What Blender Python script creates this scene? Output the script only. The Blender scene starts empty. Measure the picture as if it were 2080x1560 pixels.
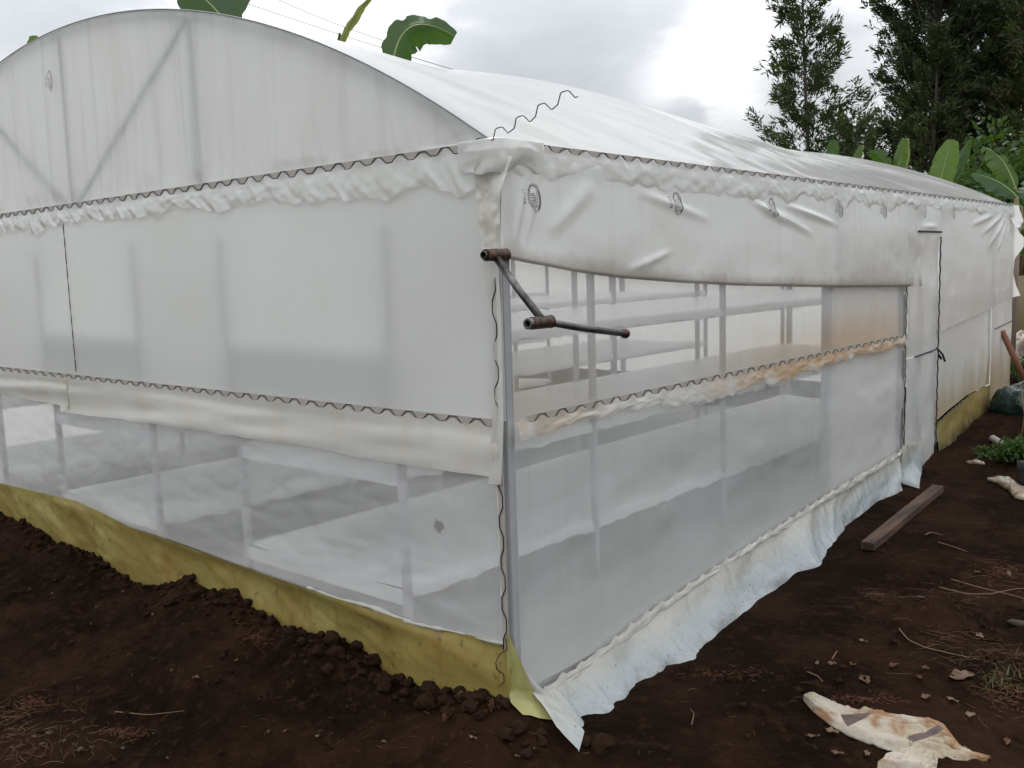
import bpy, bmesh, math, random
import numpy as np
from mathutils import Vector, Matrix, Euler

random.seed(7); RNG = np.random.default_rng(11)
scene = bpy.context.scene
COL = scene.collection

# ------------------------------------------------------------------ camera
F, CAM = 1911.0, np.array([2.254, -2.585, 1.659])
YAW, PITCH, ROLL = -0.71, 0.122, -0.031
FW = np.array([math.sin(YAW)*math.cos(PITCH), math.cos(YAW)*math.cos(PITCH), -math.sin(PITCH)])
RT = np.array([math.cos(YAW), -math.sin(YAW), 0.0]); UP = np.cross(RT, FW)
c_, s_ = math.cos(ROLL), math.sin(ROLL)
RT, UP = c_*RT + s_*UP, -s_*RT + c_*UP
def ray(px, py): return FW*F + RT*(px-1040) + UP*(780-py)
def on(px, py, ax, v):
    d = ray(px, py); return CAM + d*((v-CAM[ax])/d[ax])
def far(px, py, depth): return CAM + ray(px, py)*(depth/F)
cam = bpy.data.cameras.new('camera'); cam.sensor_width = 36; cam.lens = F/2080*36
cam.clip_start = 0.02; cam.clip_end = 900
co = bpy.data.objects.new('camera', cam); COL.objects.link(co)
M = Matrix(((RT[0], UP[0], -FW[0], CAM[0]), (RT[1], UP[1], -FW[1], CAM[1]), (RT[2], UP[2], -FW[2], CAM[2]), (0, 0, 0, 1)))
co.matrix_world = M; scene.camera = co

# ------------------------------------------------------------------ noise
def _h(i, j, s):
    n = (i*374761393 + j*668265263 + s*974711) & 0xFFFFFFFF
    n = ((n ^ (n >> 13))*1274126177) & 0xFFFFFFFF
    return ((n ^ (n >> 16)) & 0xFFFFFF)/float(0xFFFFFF)
def vn(x, y, s=0):
    x = np.asarray(x, float); y = np.asarray(y, float)
    x, y = np.broadcast_arrays(x, y)
    i = np.floor(x).astype(np.int64); j = np.floor(y).astype(np.int64)
    a = x-i; b = y-j; a = a*a*a*(a*(a*6-15)+10); b = b*b*b*(b*(b*6-15)+10)
    return ((_h(i, j, s)*(1-a)+_h(i+1, j, s)*a)*(1-b) + (_h(i, j+1, s)*(1-a)+_h(i+1, j+1, s)*a)*b)*2-1
def fbm(x, y, s=0, o=4):
    t = 0; amp = 1.0; f = 1.0
    for k in range(o):
        t = t + amp*vn(np.asarray(x)*f+17.3*k, np.asarray(y)*f-9.1*k, s+k); amp *= .5; f *= 2.03
    return t
def sst(a, b, x):
    t = np.clip((np.asarray(x, float)-a)/(b-a), 0, 1); return t*t*(3-2*t)
def ip(x, pts):
    p = sorted(pts); return np.interp(x, [q[0] for q in p], [q[1] for q in p])

# ------------------------------------------------------------------ objects
def mesh_obj(name, v, f, mat=None, parent=None, smooth=True, mats=None, midx=None):
    me = bpy.data.meshes.new(name)
    v = np.asarray(v, float).reshape(-1, 3)
    if isinstance(f, np.ndarray) and f.ndim == 2:
        n, k = f.shape
        me.vertices.add(len(v)); me.vertices.foreach_set('co', v.ravel())
        me.loops.add(n*k); me.loops.foreach_set('vertex_index', f.astype(np.int32).ravel())
        me.polygons.add(n); me.polygons.foreach_set('loop_start', np.arange(0, n*k, k, dtype=np.int32))
        me.polygons.foreach_set('loop_total', np.full(n, k, np.int32))
        me.update(calc_edges=True); me.validate()
    else:
        me.from_pydata([tuple(p) for p in v], [], [tuple(int(i) for i in q) for q in f])
    for m in (mats or ([mat] if mat else [])): me.materials.append(m)
    if midx is not None: me.polygons.foreach_set('material_index', np.asarray(midx, np.int32))
    me.polygons.foreach_set('use_smooth', np.full(len(me.polygons), bool(smooth)))
    o = bpy.data.objects.new(name, me); COL.objects.link(o)
    if parent: o.parent = parent
    return o
def tag(o, label=None, cat=None, group=None, kind=None):
    if label: o['label'] = label
    if cat: o['category'] = cat
    if group: o['group'] = group
    if kind: o['kind'] = kind
    return o
def empty(name, loc, label, cat, group=None):
    o = bpy.data.objects.new(name, None); COL.objects.link(o); o.location = tuple(loc); o.empty_display_size = .1
    return tag(o, label, cat, group)
def gridf(n, m):
    i = np.arange(n*m).reshape(n, m)
    return np.stack([i[:-1, :-1], i[1:, :-1], i[1:, 1:], i[:-1, 1:]], -1).reshape(-1, 4)
def sheet(name, fn, nu, nv, mat, parent=None, u=(0, 1), v=(0, 1), smooth=True):
    U, V = np.meshgrid(np.linspace(*u, nu), np.linspace(*v, nv), indexing='ij')
    x, y, z = fn(U, V); x, y, z = np.broadcast_arrays(x, y, z)
    return mesh_obj(name, np.stack([x, y, z], -1), gridf(nu, nv), mat, parent, smooth)
class MB:
    def __init__(s): s.v = []; s.f = []; s.n = 0; s.mi = []
    def add(s, v, f, mi=0):
        s.v += [tuple(p) for p in v]; s.f += [tuple(i+s.n for i in q) for q in f]; s.n = len(s.v); s.mi += [mi]*len(f); return s
    def tube(s, pts, r, k=8, cap=True, mi=0):
        P = np.asarray(pts, float); n = len(P)
        R = np.full(n, r, float) if np.isscalar(r) else np.asarray(r, float)
        T = np.gradient(P, axis=0); T /= np.linalg.norm(T, axis=1)[:, None]+1e-12
        a = np.array([0, 0, 1.0]) if abs(T[0][2]) < .9 else np.array([1.0, 0, 0])
        N = np.cross(T[0], a); N /= np.linalg.norm(N); vs = []
        for i in range(n):
            N = N - T[i]*(N@T[i]); N /= np.linalg.norm(N)+1e-12; B = np.cross(T[i], N)
            for j in range(k):
                t = 2*math.pi*j/k; vs.append(P[i]+R[i]*(math.cos(t)*N+math.sin(t)*B))
        fs = [(i*k+j, i*k+(j+1) % k, (i+1)*k+(j+1) % k, (i+1)*k+j) for i in range(n-1) for j in range(k)]
        if cap: fs += [tuple(range(k-1, -1, -1)), tuple((n-1)*k+j for j in range(k))]
        return s.add(vs, fs, mi)
    def box(s, lo, hi, mi=0):
        x0, y0, z0 = lo; x1, y1, z1 = hi
        v = [(x, y, z) for x in (x0, x1) for y in (y0, y1) for z in (z0, z1)]
        return s.add(v, [(0, 1, 3, 2), (4, 6, 7, 5), (0, 4, 5, 1), (2, 3, 7, 6), (0, 2, 6, 4), (1, 5, 7, 3)], mi)
    def build(s, name, mat, parent=None, smooth=True, bevel=0, mats=None):
        o = mesh_obj(name, s.v, s.f, mat, parent, smooth, mats=mats, midx=s.mi if mats else None)
        if bevel:
            b = o.modifiers.new('bevel', 'BEVEL'); b.width = bevel; b.segments = 2; b.limit_method = 'ANGLE'
        return o

# ------------------------------------------------------------------ materials
class NT:
    def __init__(s, name):
        s.m = bpy.data.materials.new(name); s.m.use_nodes = True; s.t = s.m.node_tree; s.t.nodes.clear()
        s.out = s.n('ShaderNodeOutputMaterial'); s.pos = s.n('ShaderNodeNewGeometry').outputs['Position']
    def n(s, k, **kw):
        nd = s.t.nodes.new(k)
        for a, b in kw.items(): setattr(nd, a, b)
        return nd
    def l(s, a, b): s.t.links.new(a, b)
    def put(s, sock, v):
        if v is None: return
        if hasattr(v, 'is_linked') or isinstance(v, bpy.types.NodeSocket): s.l(v, sock)
        elif isinstance(v, (tuple, list)) and sock.type == 'RGBA': sock.default_value = (*v[:3], 1)
        else: sock.default_value = v
    def math(s, op, a, b=None, c=None, clamp=False):
        nd = s.n('ShaderNodeMath', operation=op); nd.use_clamp = clamp
        s.put(nd.inputs[0], a); s.put(nd.inputs[1], b); s.put(nd.inputs[2], c); return nd.outputs[0]
    def noise(s, scale, detail=4, rough=.55, vec=None, stretch=None, dist=0):
        nd = s.n('ShaderNodeTexNoise'); nd.inputs['Scale'].default_value = scale; nd.inputs['Detail'].default_value = detail
        nd.inputs['Roughness'].default_value = rough; nd.inputs['Distortion'].default_value = dist
        v = vec or s.pos
        if stretch:
            mp = s.n('ShaderNodeMapping'); mp.inputs['Scale'].default_value = stretch; s.l(v, mp.inputs[0]); v = mp.outputs[0]
        s.l(v, nd.inputs['Vector']); return nd.outputs[0]
    def rng(s, v, a, b, c=0., d=1., smooth=True):
        nd = s.n('ShaderNodeMapRange'); nd.interpolation_type = 'SMOOTHSTEP' if smooth else 'LINEAR'
        s.put(nd.inputs[0], v)
        for k, x in enumerate((a, b, c, d)): s.put(nd.inputs[1+k], x)
        return nd.outputs[0]
    def mix(s, f, a, b):
        nd = s.n('ShaderNodeMix', data_type='RGBA'); s.put(nd.inputs[0], f); s.put(nd.inputs[6], a); s.put(nd.inputs[7], b); return nd.outputs[2]
    def xyz(s, v=None):
        nd = s.n('ShaderNodeSeparateXYZ'); s.l(v or s.pos, nd.inputs[0]); return nd.outputs
    def bump(s, h, st=.3, d=.01):
        nd = s.n('ShaderNodeBump'); nd.inputs['Strength'].default_value = st; nd.inputs['Distance'].default_value = d; s.l(h, nd.inputs['Height']); return nd.outputs[0]
    def sh(s, kind, **kw):
        nd = s.n('ShaderNodeBsdf'+kind)
        for a, b in kw.items():
            if b is not None: s.put(nd.inputs[a], b)
        return nd.outputs[0]
    def mixs(s, f, a, b):
        nd = s.n('ShaderNodeMixShader'); s.put(nd.inputs[0], f); s.l(a, nd.inputs[1]); s.l(b, nd.inputs[2]); return nd.outputs[0]
    def done(s, shader): s.l(shader, s.out.inputs[0]); return s.m
    def facing(s, normal=None):
        nd = s.n('ShaderNodeLayerWeight'); nd.inputs['Blend'].default_value = .5
        if normal is not None: s.l(normal, nd.inputs['Normal'])
        return nd.outputs['Facing']
def film(name, col=(.86, .87, .845), tl=.5, tr=0., gloss=1., rough=.2, bump=None, stains=None, trv=None):
    t = NT(name); c = col
    if stains: c = stains(t, c)
    nrm = t.bump(bump(t)[0], *bump(t)[1:]) if bump else None
    s = t.mixs(tl, t.sh('Diffuse', Color=c, Normal=nrm), t.sh('Translucent', Color=c, Normal=nrm))
    tf = trv(t) if trv else tr
    if trv or tr: s = t.mixs(tf, s, t.sh('Transparent', Color=(1, 1, 1)))
    if gloss:
        fz = t.math('POWER', t.facing(nrm), 5.0); fz = t.math('MULTIPLY_ADD', fz, .93*gloss, .04*gloss)
        s = t.mixs(fz, s, t.sh('Glossy', Color=(1, 1, 1), Roughness=rough, Normal=nrm))
    return t.done(s)
def pbr(name, col, rough=.6, metal=0., bump=None, spec=.5):
    t = NT(name); c = col(t) if callable(col) else col
    nrm = t.bump(bump(t)[0], *bump(t)[1:]) if bump else None
    nd = t.n('ShaderNodeBsdfPrincipled'); t.put(nd.inputs['Base Color'], c); t.put(nd.inputs['Roughness'], rough(t) if callable(rough) else rough)
    nd.inputs['Metallic'].default_value = metal; nd.inputs['Specular IOR Level'].default_value = spec
    if nrm is not None: t.l(nrm, nd.inputs['Normal'])
    return t.done(nd.outputs[0])
def leafmat(name, col, col2, tl=.3, scale=3., rough=.45):
    t = NT(name); n = t.noise(scale, 3); oi = t.n('ShaderNodeNewGeometry').outputs['Random Per Island']
    f = t.math('MULTIPLY_ADD', oi, .6, t.math('MULTIPLY', n, .5), clamp=True)
    c = t.mix(f, col, col2)
    s = t.mixs(tl, t.sh('Diffuse', Color=c), t.sh('Translucent', Color=t.mix(.35, c, (.16, .32, .02))))
    return t.done(t.mixs(.025, s, t.sh('Glossy', Color=(1, 1, 1), Roughness=rough)))

WH = (.885, .89, .865)
def st_wall(t, c):       # faint dust and vertical drip streaks on the film
    n = t.rng(t.noise(1.6, 5), .45, .75); c = t.mix(t.math('MULTIPLY', n, .22), c, (.70, .69, .60))
    d = t.rng(t.noise(14, 3, stretch=(1, 1, .07)), .52, .8); c = t.mix(t.math('MULTIPLY', d, .18), c, (.58, .57, .52))
    sp = t.rng(t.noise(90, 2), .74, .80); return t.mix(t.math('MULTIPLY', sp, .25), c, (.45, .42, .36))
def st_roof(t, c):
    n = t.rng(t.noise(1.6, 5), .45, .75); return t.mix(t.math('MULTIPLY', n, .16), c, (.70, .69, .62))
def st_cream(t, c):
    c = st_wall(t, c); n = t.rng(t.noise(4, 4, stretch=(1, 1, .5)), .42, .7); return t.mix(t.math('MULTIPLY', n, .32), c, (.74, .64, .48))
def st_orange(t, c):     # rusty algae stain along the middle rail of the long side
    c = st_wall(t, c); o = t.xyz()
    a = t.math('MULTIPLY', t.rng(o[1], .9, 2.6), t.rng(o[1], 5.2, 3.6)); a = t.math('MAXIMUM', a, t.math('MULTIPLY', t.rng(o[1], .9, .1), .5))
    h = t.math('ADD', o[2], t.math('MULTIPLY', t.math('SUBTRACT', t.noise(5, 4, stretch=(1, 1, .35)), .5), .45))
    b = t.math('MULTIPLY', t.rng(h, 1.42, 1.10), t.rng(h, .96, 1.06)); m = t.math('MULTIPLY', a, b)
    return t.mix(t.math('MULTIPLY', m, .85), c, (.70, .47, .25))
def bp_wr(scale, st, d, stretch=None): return lambda t: (t.noise(scale, 3, dist=.4, stretch=stretch), st, d)

def st_gable(t, c):  # grey streaks painted in for the shading of the film's tension pleats
    c = st_wall(t, c); d = t.rng(t.noise(9, 4, stretch=(1, 1, .05)), .50, .74); return t.mix(t.math('MULTIPLY', d, .26), c, (.52, .52, .50))
M_gable = film('milky_film', (.905, .91, .89), tl=.64, rough=.35, stains=st_gable, gloss=.7, bump=bp_wr(9, .12, .02, (1, 1, .12)))
M_panel = film('milky_panel_film', (.895, .905, .88), tl=.66, rough=.4, stains=st_roof, gloss=.5, bump=bp_wr(2, .1, .02))
M_roof = film('roof_film', (.55, .55, .54), tl=.5, rough=.15, stains=st_roof, gloss=.68, bump=bp_wr(2.2, .25, .02))
M_shiny = film('clear_curtain_film', (.885, .89, .86), tl=.5, tr=.06, rough=.13, stains=st_wall, gloss=1.25, bump=bp_wr(5, .45, .03, (1, 1, .5)))
M_curt = film('curtain_film', (.885, .89, .86), tl=.52, rough=.13, stains=st_wall, gloss=1.1, bump=bp_wr(3, .3, .02, (1, 1, .5)))
def st_curt(t, c):      # brown dirt on the curtain's rolled hem, with soft shade painted into the band
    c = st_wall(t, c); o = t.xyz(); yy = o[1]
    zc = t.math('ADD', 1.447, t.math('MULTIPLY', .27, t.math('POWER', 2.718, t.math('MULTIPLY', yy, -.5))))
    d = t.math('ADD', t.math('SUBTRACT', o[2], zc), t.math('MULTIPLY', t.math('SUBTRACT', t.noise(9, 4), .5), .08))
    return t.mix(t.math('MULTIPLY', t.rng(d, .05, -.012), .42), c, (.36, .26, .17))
M_curt2 = film('curtain_film_dirty_shaded_hem', (.885, .89, .86), tl=.52, rough=.12, stains=st_curt, gloss=1.3, bump=bp_wr(4.5, .5, .022, (1, 1, .45)))
M_cream = film('cream_flap_film', (.81, .80, .755), tl=.42, rough=.3, stains=st_cream, bump=bp_wr(5, .3, .02, (.3, 1, 1)))
M_orange = film('stained_film', (.84, .83, .79), tl=.5, rough=.3, stains=st_orange)
def st_low(t, c):        # yellowish algae climbing from the foot of the far bay
    c = st_wall(t, c); o = t.xyz(); h = t.math('ADD', t.math('MULTIPLY_ADD', o[1], -.05, o[2]), t.math('MULTIPLY', t.math('SUBTRACT', t.noise(5, 4, stretch=(1, 1, .3)), .5), .7))
    return t.mix(t.math('MULTIPLY', t.rng(h, .55, .10), .75), c, (.56, .42, .19))
M_low = film('algae_stained_film', (.86, .86, .82), tl=.5, rough=.3, stains=st_low)
M_inner = film('inner_film', (.80, .79, .745), tl=.5, rough=.3, stains=lambda t, c: t.mix(.35, c, st_orange(t, c)))
def net_tr(base, amp):
    def f(t):
        n = t.noise(3, 4, stretch=(1, 1, .4)); g = t.noise(420, 1)
        cr = t.rng(t.math('ABSOLUTE', t.math('SUBTRACT', t.noise(1.7, 3, dist=1.2, stretch=(1, 1, 1.6)), .5)), .016, .0)
        n = t.math('SUBTRACT', n, t.math('MULTIPLY', cr, .012/amp))
        return t.math('ADD', t.math('MULTIPLY_ADD', t.math('SUBTRACT', n, .5), amp, base), t.math('MULTIPLY', t.math('SUBTRACT', g, .5), .22), clamp=True)
    return f
M_netlow = film('insect_net', (.84, .85, .85), tl=.42, gloss=.25, rough=.4, stains=st_wall, trv=net_tr(.47, .16), bump=bp_wr(6, .15, .02))
def st_spot(t, c):      # one brown dirt spot and faint dust on the gable net
    c = st_roof(t, c); q = on(890, 1070, 1, -.01); vd = t.n('ShaderNodeVectorMath', operation='DISTANCE'); t.l(t.pos, vd.inputs[0]); vd.inputs[1].default_value = tuple(q)
    d = t.math('ADD', vd.outputs['Value'], t.math('MULTIPLY', t.math('SUBTRACT', t.noise(28, 3), .5), .05)); return t.mix(t.math('MULTIPLY', t.rng(d, .034, .022), .75), c, (.22, .19, .16))
M_netg = film('insect_net_gable', (.85, .845, .84), tl=.42, gloss=.25, rough=.4, stains=st_spot, trv=net_tr(.48, .22), bump=bp_wr(5, .2, .02))
M_netup = film('insect_net_window', (.86, .85, .83), tl=.42, gloss=.25, rough=.4, stains=st_orange, trv=net_tr(.56, .14), bump=bp_wr(6, .2, .02))
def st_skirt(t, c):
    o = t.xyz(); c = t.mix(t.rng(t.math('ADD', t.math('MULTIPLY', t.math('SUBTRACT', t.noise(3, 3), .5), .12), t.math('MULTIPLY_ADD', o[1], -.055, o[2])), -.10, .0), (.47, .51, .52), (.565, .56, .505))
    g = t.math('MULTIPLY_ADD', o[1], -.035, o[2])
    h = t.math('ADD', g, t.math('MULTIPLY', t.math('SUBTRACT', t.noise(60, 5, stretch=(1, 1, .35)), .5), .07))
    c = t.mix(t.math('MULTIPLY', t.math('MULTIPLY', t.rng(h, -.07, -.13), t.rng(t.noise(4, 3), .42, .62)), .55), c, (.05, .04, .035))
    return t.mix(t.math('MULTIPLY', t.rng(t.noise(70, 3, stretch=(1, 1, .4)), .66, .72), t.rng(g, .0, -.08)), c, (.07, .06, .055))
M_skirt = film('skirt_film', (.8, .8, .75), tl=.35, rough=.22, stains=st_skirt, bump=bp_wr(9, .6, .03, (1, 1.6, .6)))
def st_yel(t, c):
    c = t.mix(t.rng(t.noise(2.3, 4), .35, .68), (.34, .245, .07), (.42, .355, .115))
    d = t.rng(t.noise(7, 5, stretch=(1, 1, .22), dist=1), .52, .72); c = t.mix(t.math('MULTIPLY', d, .45), c, (.27, .125, .03))
    return t.mix(t.math('MULTIPLY', t.rng(t.noise(26, 5), .58, .72), .55), c, (.08, .05, .025))
M_yel = film('yellow_skirt_film', tl=.4, rough=.3, stains=st_yel, gloss=.7, bump=bp_wr(4, .4, .03))
M_yel2 = film('pale_yellow_film', (.46, .44, .17), tl=.35, rough=.3, gloss=.7, bump=bp_wr(6, .3, .03))
M_galv = pbr('galvanised_steel', lambda t: t.mix(t.noise(12, 4), (.34, .35, .36), (.46, .47, .48)), .5, .15)
M_strut = pbr('truss_steel', (.25, .27, .29), .5, .4)
M_rackpost = pbr('rack_post_steel', (.42, .42, .43), .6, .1)
M_chan = pbr('lock_channel_grey', lambda t: t.mix(t.noise(20, 3), (.36, .33, .29), (.48, .44, .40)), .6, .1)
M_wire = pbr('spring_wire', (.045, .043, .045), .4, .6)
M_rust = pbr('rusty_steel', lambda t: t.mix(t.rng(t.noise(40, 5), .4, .62), (.035, .028, .025), (.13, .06, .035)), .5, .55, bump=lambda t: (t.noise(120, 3), .4, .002))
M_steel = pbr('worn_dark_steel', lambda t: t.mix(t.rng(t.noise(25, 5, stretch=(1, .3, .3)), .35, .7), (.05, .044, .042), (.20, .19, .18)), .4, .75, bump=lambda t: (t.noise(150, 3), .25, .001))
M_dark = pbr('black_rubber', (.02, .02, .02), .6)
M_print = pbr('grey_print', (.13, .13, .12), .7)
M_tray = film('rack_sheet', (.86, .87, .87), tl=.25, gloss=.4, rough=.3, bump=bp_wr(5, .4, .03))
M_floor = pbr('grey_floor', lambda t: t.mix(t.noise(5, 4), (.36, .36, .35), (.44, .44, .43)), .8)
M_wood = pbr('weathered_wood', lambda t: t.mix(t.rng(t.noise(18, 5, stretch=(1, .12, 1)), .35, .7), (.030, .015, .009), (.10, .050, .029)), .8, bump=lambda t: (t.noise(40, 4, stretch=(1, .1, 1)), .5, .004))
M_stake = pbr('reddish_wood', lambda t: t.mix(t.noise(30, 4, stretch=(1, 1, .2)), (.10, .035, .015), (.24, .10, .05)), .75)
def soilcol(t):
    a = t.mix(t.rng(t.noise(1.6, 6, .6), .40, .62), (.0155, .0084, .0048), (.044, .0222, .0128))
    a = t.mix(t.math('MULTIPLY', t.rng(t.noise(14, 6, .65), .5, .72), .7), a, (.070, .035, .0195))
    a = t.mix(t.math('MULTIPLY', t.rng(t.noise(60, 4), .60, .72), .5), a, (.06, .036, .023))
    a = t.mix(t.rng(t.noise(230, 2), .735, .76), a, (.20, .15, .11))
    o = t.xyz(); return t.mix(t.math('MULTIPLY', t.rng(o[1], 8, 13), .8), a, (.13, .075, .055))
M_soil = pbr('dark_soil', soilcol, .92, bump=lambda t: (t.math('ADD', t.math('ADD', t.math('MULTIPLY', t.noise(16, 6, .7), 2.0), t.noise(48, 6, .75)), t.math('MULTIPLY', t.noise(170, 4, .7), .5)), 1.0, .035), spec=.04)
M_clod = pbr('soil_clod', lambda t: t.mix(t.noise(30, 5), (.015, .0088, .0056), (.042, .0225, .014)), .95, bump=lambda t: (t.noise(110, 5, .7), .9, .012), spec=.04)
M_road = pbr('pinkish_dirt', lambda t: t.mix(t.noise(3, 5), (.15, .08, .065), (.22, .125, .10)), .95)

# ------------------------------------------------------------------ ground heights
BANK = [(-9, .03), (-4.83, .046), (-3.79, -.01), (-3.36, 0), (-3.0, -.06), (-2.78, -.085), (-2.45, -.03), (-2.25, .01), (-1.83, .052), (-1.54, .013), (-1.02, -.01), (-.69, -.06), (-.38, -.06), (-.12, .03), (.1, .0), (.35, -.10), (9, -.1)]
SIDE = [(-9, -.12), (-.5, -.12), (0, -.11), (1, -.09), (2, -.06), (3, 0), (4, .035), (4.6, .06), (5.0, .12), (5.5, .14), (6, .24), (6.6, .27), (7.3, .32), (9, .42), (14, .55), (40, .7), (900, .9)]
def G0(x, y):
    x = np.asarray(x, float); y = np.asarray(y, float)
    right = ip(y, SIDE) - .05*sst(.3, 2.5, x)
    e = ip(x, BANK); d = np.clip(-y, 0, None)
    # heaped bank against the gable, a shallow trodden path beyond it
    ridge = .62 + .07*x*.0 + .16*vn(x*1.1, x*0+3, 5)
    low = -.11 - .02*sst(0, 2, d)
    fa, fb = on(0, 1245, 2, -.12), on(560, 1500, 2, -.12); fl = math.hypot(fb[0]-fa[0], fb[1]-fa[1])
    fd = ((x-fa[0])*(fb[1]-fa[1])-(y-fa[1])*(fb[0]-fa[0]))/fl + .05*vn(x*2.3, y*2.3, 44)   # trodden furrow in front of the bank
    low = low - .05*sst(-.03, .05, fd)*sst(.9, -.2, x-fb[0]) + .018*np.exp(-((fd+.06)/.05)**2)*sst(.9, -.2, x-fb[0])
    bank = e*(1-sst(.0, ridge, d)) + low*sst(.0, ridge, d)
    bank = bank + .035*np.exp(-((d-.12)/.12)**2)*(.4+fbm(x*5, y*5, 9, 2)*.6)*sst(.0, .05, d)
    w = sst(-.05, .42, x + .0*y)
    z = np.where(y < 0, bank*(1-w)+right*w, right)
    w2 = sst(.0, .30, y); z = np.where((y >= 0) & (x > -.03), right*(w2) + (bank*(1-w)+right*w)*(1-w2), z)
    return z
def G(x, y):
    x = np.asarray(x, float); y = np.asarray(y, float); z = G0(x, y)
    inside = (x < -.05) & (x > -6.5) & (y > .05) & (y < 7.3)
    near = np.exp(-((x-.2)**2+(y-.3)**2)/60)
    rough = .022*fbm(x*3.1, y*3.1, 1, 3) + .016*np.abs(fbm(x*11, y*11, 2, 3)) + .011*np.clip(fbm(x*7, y*7, 6, 3)-.1, 0, 1)
    loose = np.exp(-(np.clip(-y-.25, 0, None)/.3)**2)*(x < .4)*(y < .05)
    rough = rough + loose*(.016*np.abs(fbm(x*14, y*14, 3, 3)) + .012*np.clip(fbm(x*6.5, y*6.5, 8, 3), -.4, 1))
    rough = rough + .006*fbm(x*38, y*38, 4, 2)
    hug = 1-.88*sst(.62, .34, np.abs(x-.12))*sst(-.35, -.1, y)*(y < 4.6)
    return np.where(inside, -.25, z + rough*near*hug)
_TS = np.concatenate([np.arange(1.8, 5, .02), np.arange(5, 14, .06), np.arange(14, 60, .5)])
def gpt(px, py, dz=0.):
    d = ray(px, py); d = d/np.linalg.norm(d); P = CAM+d*_TS[:, None]
    h = P[:, 2]-G(P[:, 0], P[:, 1]); k = int(np.argmax(h <= 0)) if (h <= 0).any() else len(h)-1
    k = max(k, 1); f = h[k-1]/(h[k-1]-h[k]+1e-9); t = _TS[k-1]+(_TS[k]-_TS[k-1])*min(max(f, 0), 1)
    p = CAM+d*t; return np.array([p[0], p[1], float(G(p[0], p[1]))+dz])
def axis(parts):
    a = []
    for lo, hi, st in parts: a += list(np.arange(lo, hi-1e-6, st))
    return np.array(a+[parts[-1][1]])
gx = axis([(-400, -60, 40), (-60, -12, 4), (-12, -6, .5), (-6, -4, .04), (-4, 2.6, .0125), (2.6, 5, .1), (5, 20, 1), (20, 60, 5), (60, 400, 40)])
gy = axis([(-60, -6, 6), (-6, -2.2, .3), (-2.2, 1.4, .0125), (1.4, 3, .022), (3, 8, .045), (8, 20, .3), (20, 80, 4), (80, 700, 60)])
X, Y = np.meshgrid(gx, gy, indexing='ij')
tag(mesh_obj('soil_ground', np.stack([X, Y, G(X, Y)], -1), gridf(len(gx), len(gy)), M_soil), kind='structure')
def road(u, v):
    x = -14+u*22; y = 15.5 + v*3.2 + .5*np.sin(x*.3); return x, y, G0(x, y)+.03+.01*vn(x*2, y*2)
tag(sheet('dirt_road', road, 60, 12, M_road), kind='structure')
W_, L_, HE, HM = 6.58, 7.35, 2.10, 1.09
RISE = .986; RA = ((W_/2)**2+RISE**2)/(2*RISE); ZC = HE+RISE-RA
def arch(x, y=0.): return HE + (ZC - HE + np.sqrt(np.clip(RA**2-(np.asarray(x, float)+W_/2)**2, 0, None)))*(1-.17*sst(2.2, 6.2, y))
tag(sheet('greenhouse_floor', lambda u, v: (-.06-u*(W_-.12), .06+v*(L_-.12), 0*u-.01+.006*vn(u*30, v*40)), 40, 40, M_floor), kind='structure')

# ------------------------------------------------------------------ greenhouse
GH = empty('greenhouse', (0, 0, 0), 'long arched greenhouse tunnel clad in milky plastic film and white insect netting', 'greenhouse')
def part(o, label): o['label'] = label; return o
# --- roof film over hoops
def roof(u, v):
    a0 = math.asin((W_/2)/RA); th = a0*(1-2*u); x = -W_/2+RA*np.sin(th); z = ZC+RA*np.cos(th)
    y = -.012+v*(L_+.02); mid = np.sin(np.pi*u)**.7
    sag = np.where(y < 2.45, .07*np.sin(np.pi*np.clip(y/2.45, 0, 1))**2, .10*np.sin(np.pi*np.clip((y-2.45)/4.9, 0, 1))**1.3)*mid
    s = -x
    edge = np.exp(-s/.55)
    wr = .010*edge*vn(y*5+s*2.5, s*1.2, 3) + .006*fbm(y*1.6, s*.8, 5, 3)
    # tension folds running down to the eave at the far bay
    for (ya, sa, yb, sb, am) in ((5.0, 1.9, 6.7, .25, .022), (5.6, 1.6, 7.1, .12, .016), (3.1, 1.7, 4.6, .35, .012), (.15, 1.1, .9, .1, .012)):
        t = np.clip(((y-ya)*(yb-ya)+(s-sa)*(sb-sa))/((yb-ya)**2+(sb-sa)**2), 0, 1)
        dd = np.hypot(y-ya-t*(yb-ya), s-sa-t*(sb-sa)); wr = wr + am*np.exp(-(dd/.07)**2)*np.sin(np.pi*np.clip(t, .02, .98))
    z = HE+(z-HE)*(1-.17*sst(2.2, 6.2, y)); k = sst(0, .02, u)*sst(1, .98, u)*sst(0, .03, v)*sst(1, .98, v)
    off = (wr-sag)*k
    return x+off*np.sin(th), y, z+off*np.cos(th)+.004
sheet('roof_film', roof, 220, 320, M_roof, GH)
# --- gable film above the eave
def gablef(u, v):
    x = -W_*u; zt = arch(x)-.001; z = HE+.012+v*(zt-HE-.012)
    pl = 1.6*(.006*vn(x*11+.8*v*np.sin(x), v*.6, 2)+.004*vn(x*26+v*1.5, v*.5, 6)+.008*np.clip(vn(x*6-v*1.2*(x+3.3)*.4, v*.5, 12), 0, 1))
    return x, -.004-pl*(1-.75*v)*sst(0, .1, v)*sst(0, .02, u), z
gf = sheet('gable_film', gablef, 520, 50, M_gable, GH)
hx = np.linspace(-W_, 0, 70)
def hoop(y, r=.018, dz=-.026):
    MB().tube(np.stack([hx, 0*hx+y, arch(hx, y)+dz], -1), r, 8).build('hoop', M_strut, GH)
for y in (.03, 2.45, 7.32): hoop(y)
MB().tube(np.stack([hx, 0*hx-.012, arch(hx)+.001], -1), .0035, 6).build('arch_edge_strip', M_strut, GH)
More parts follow.
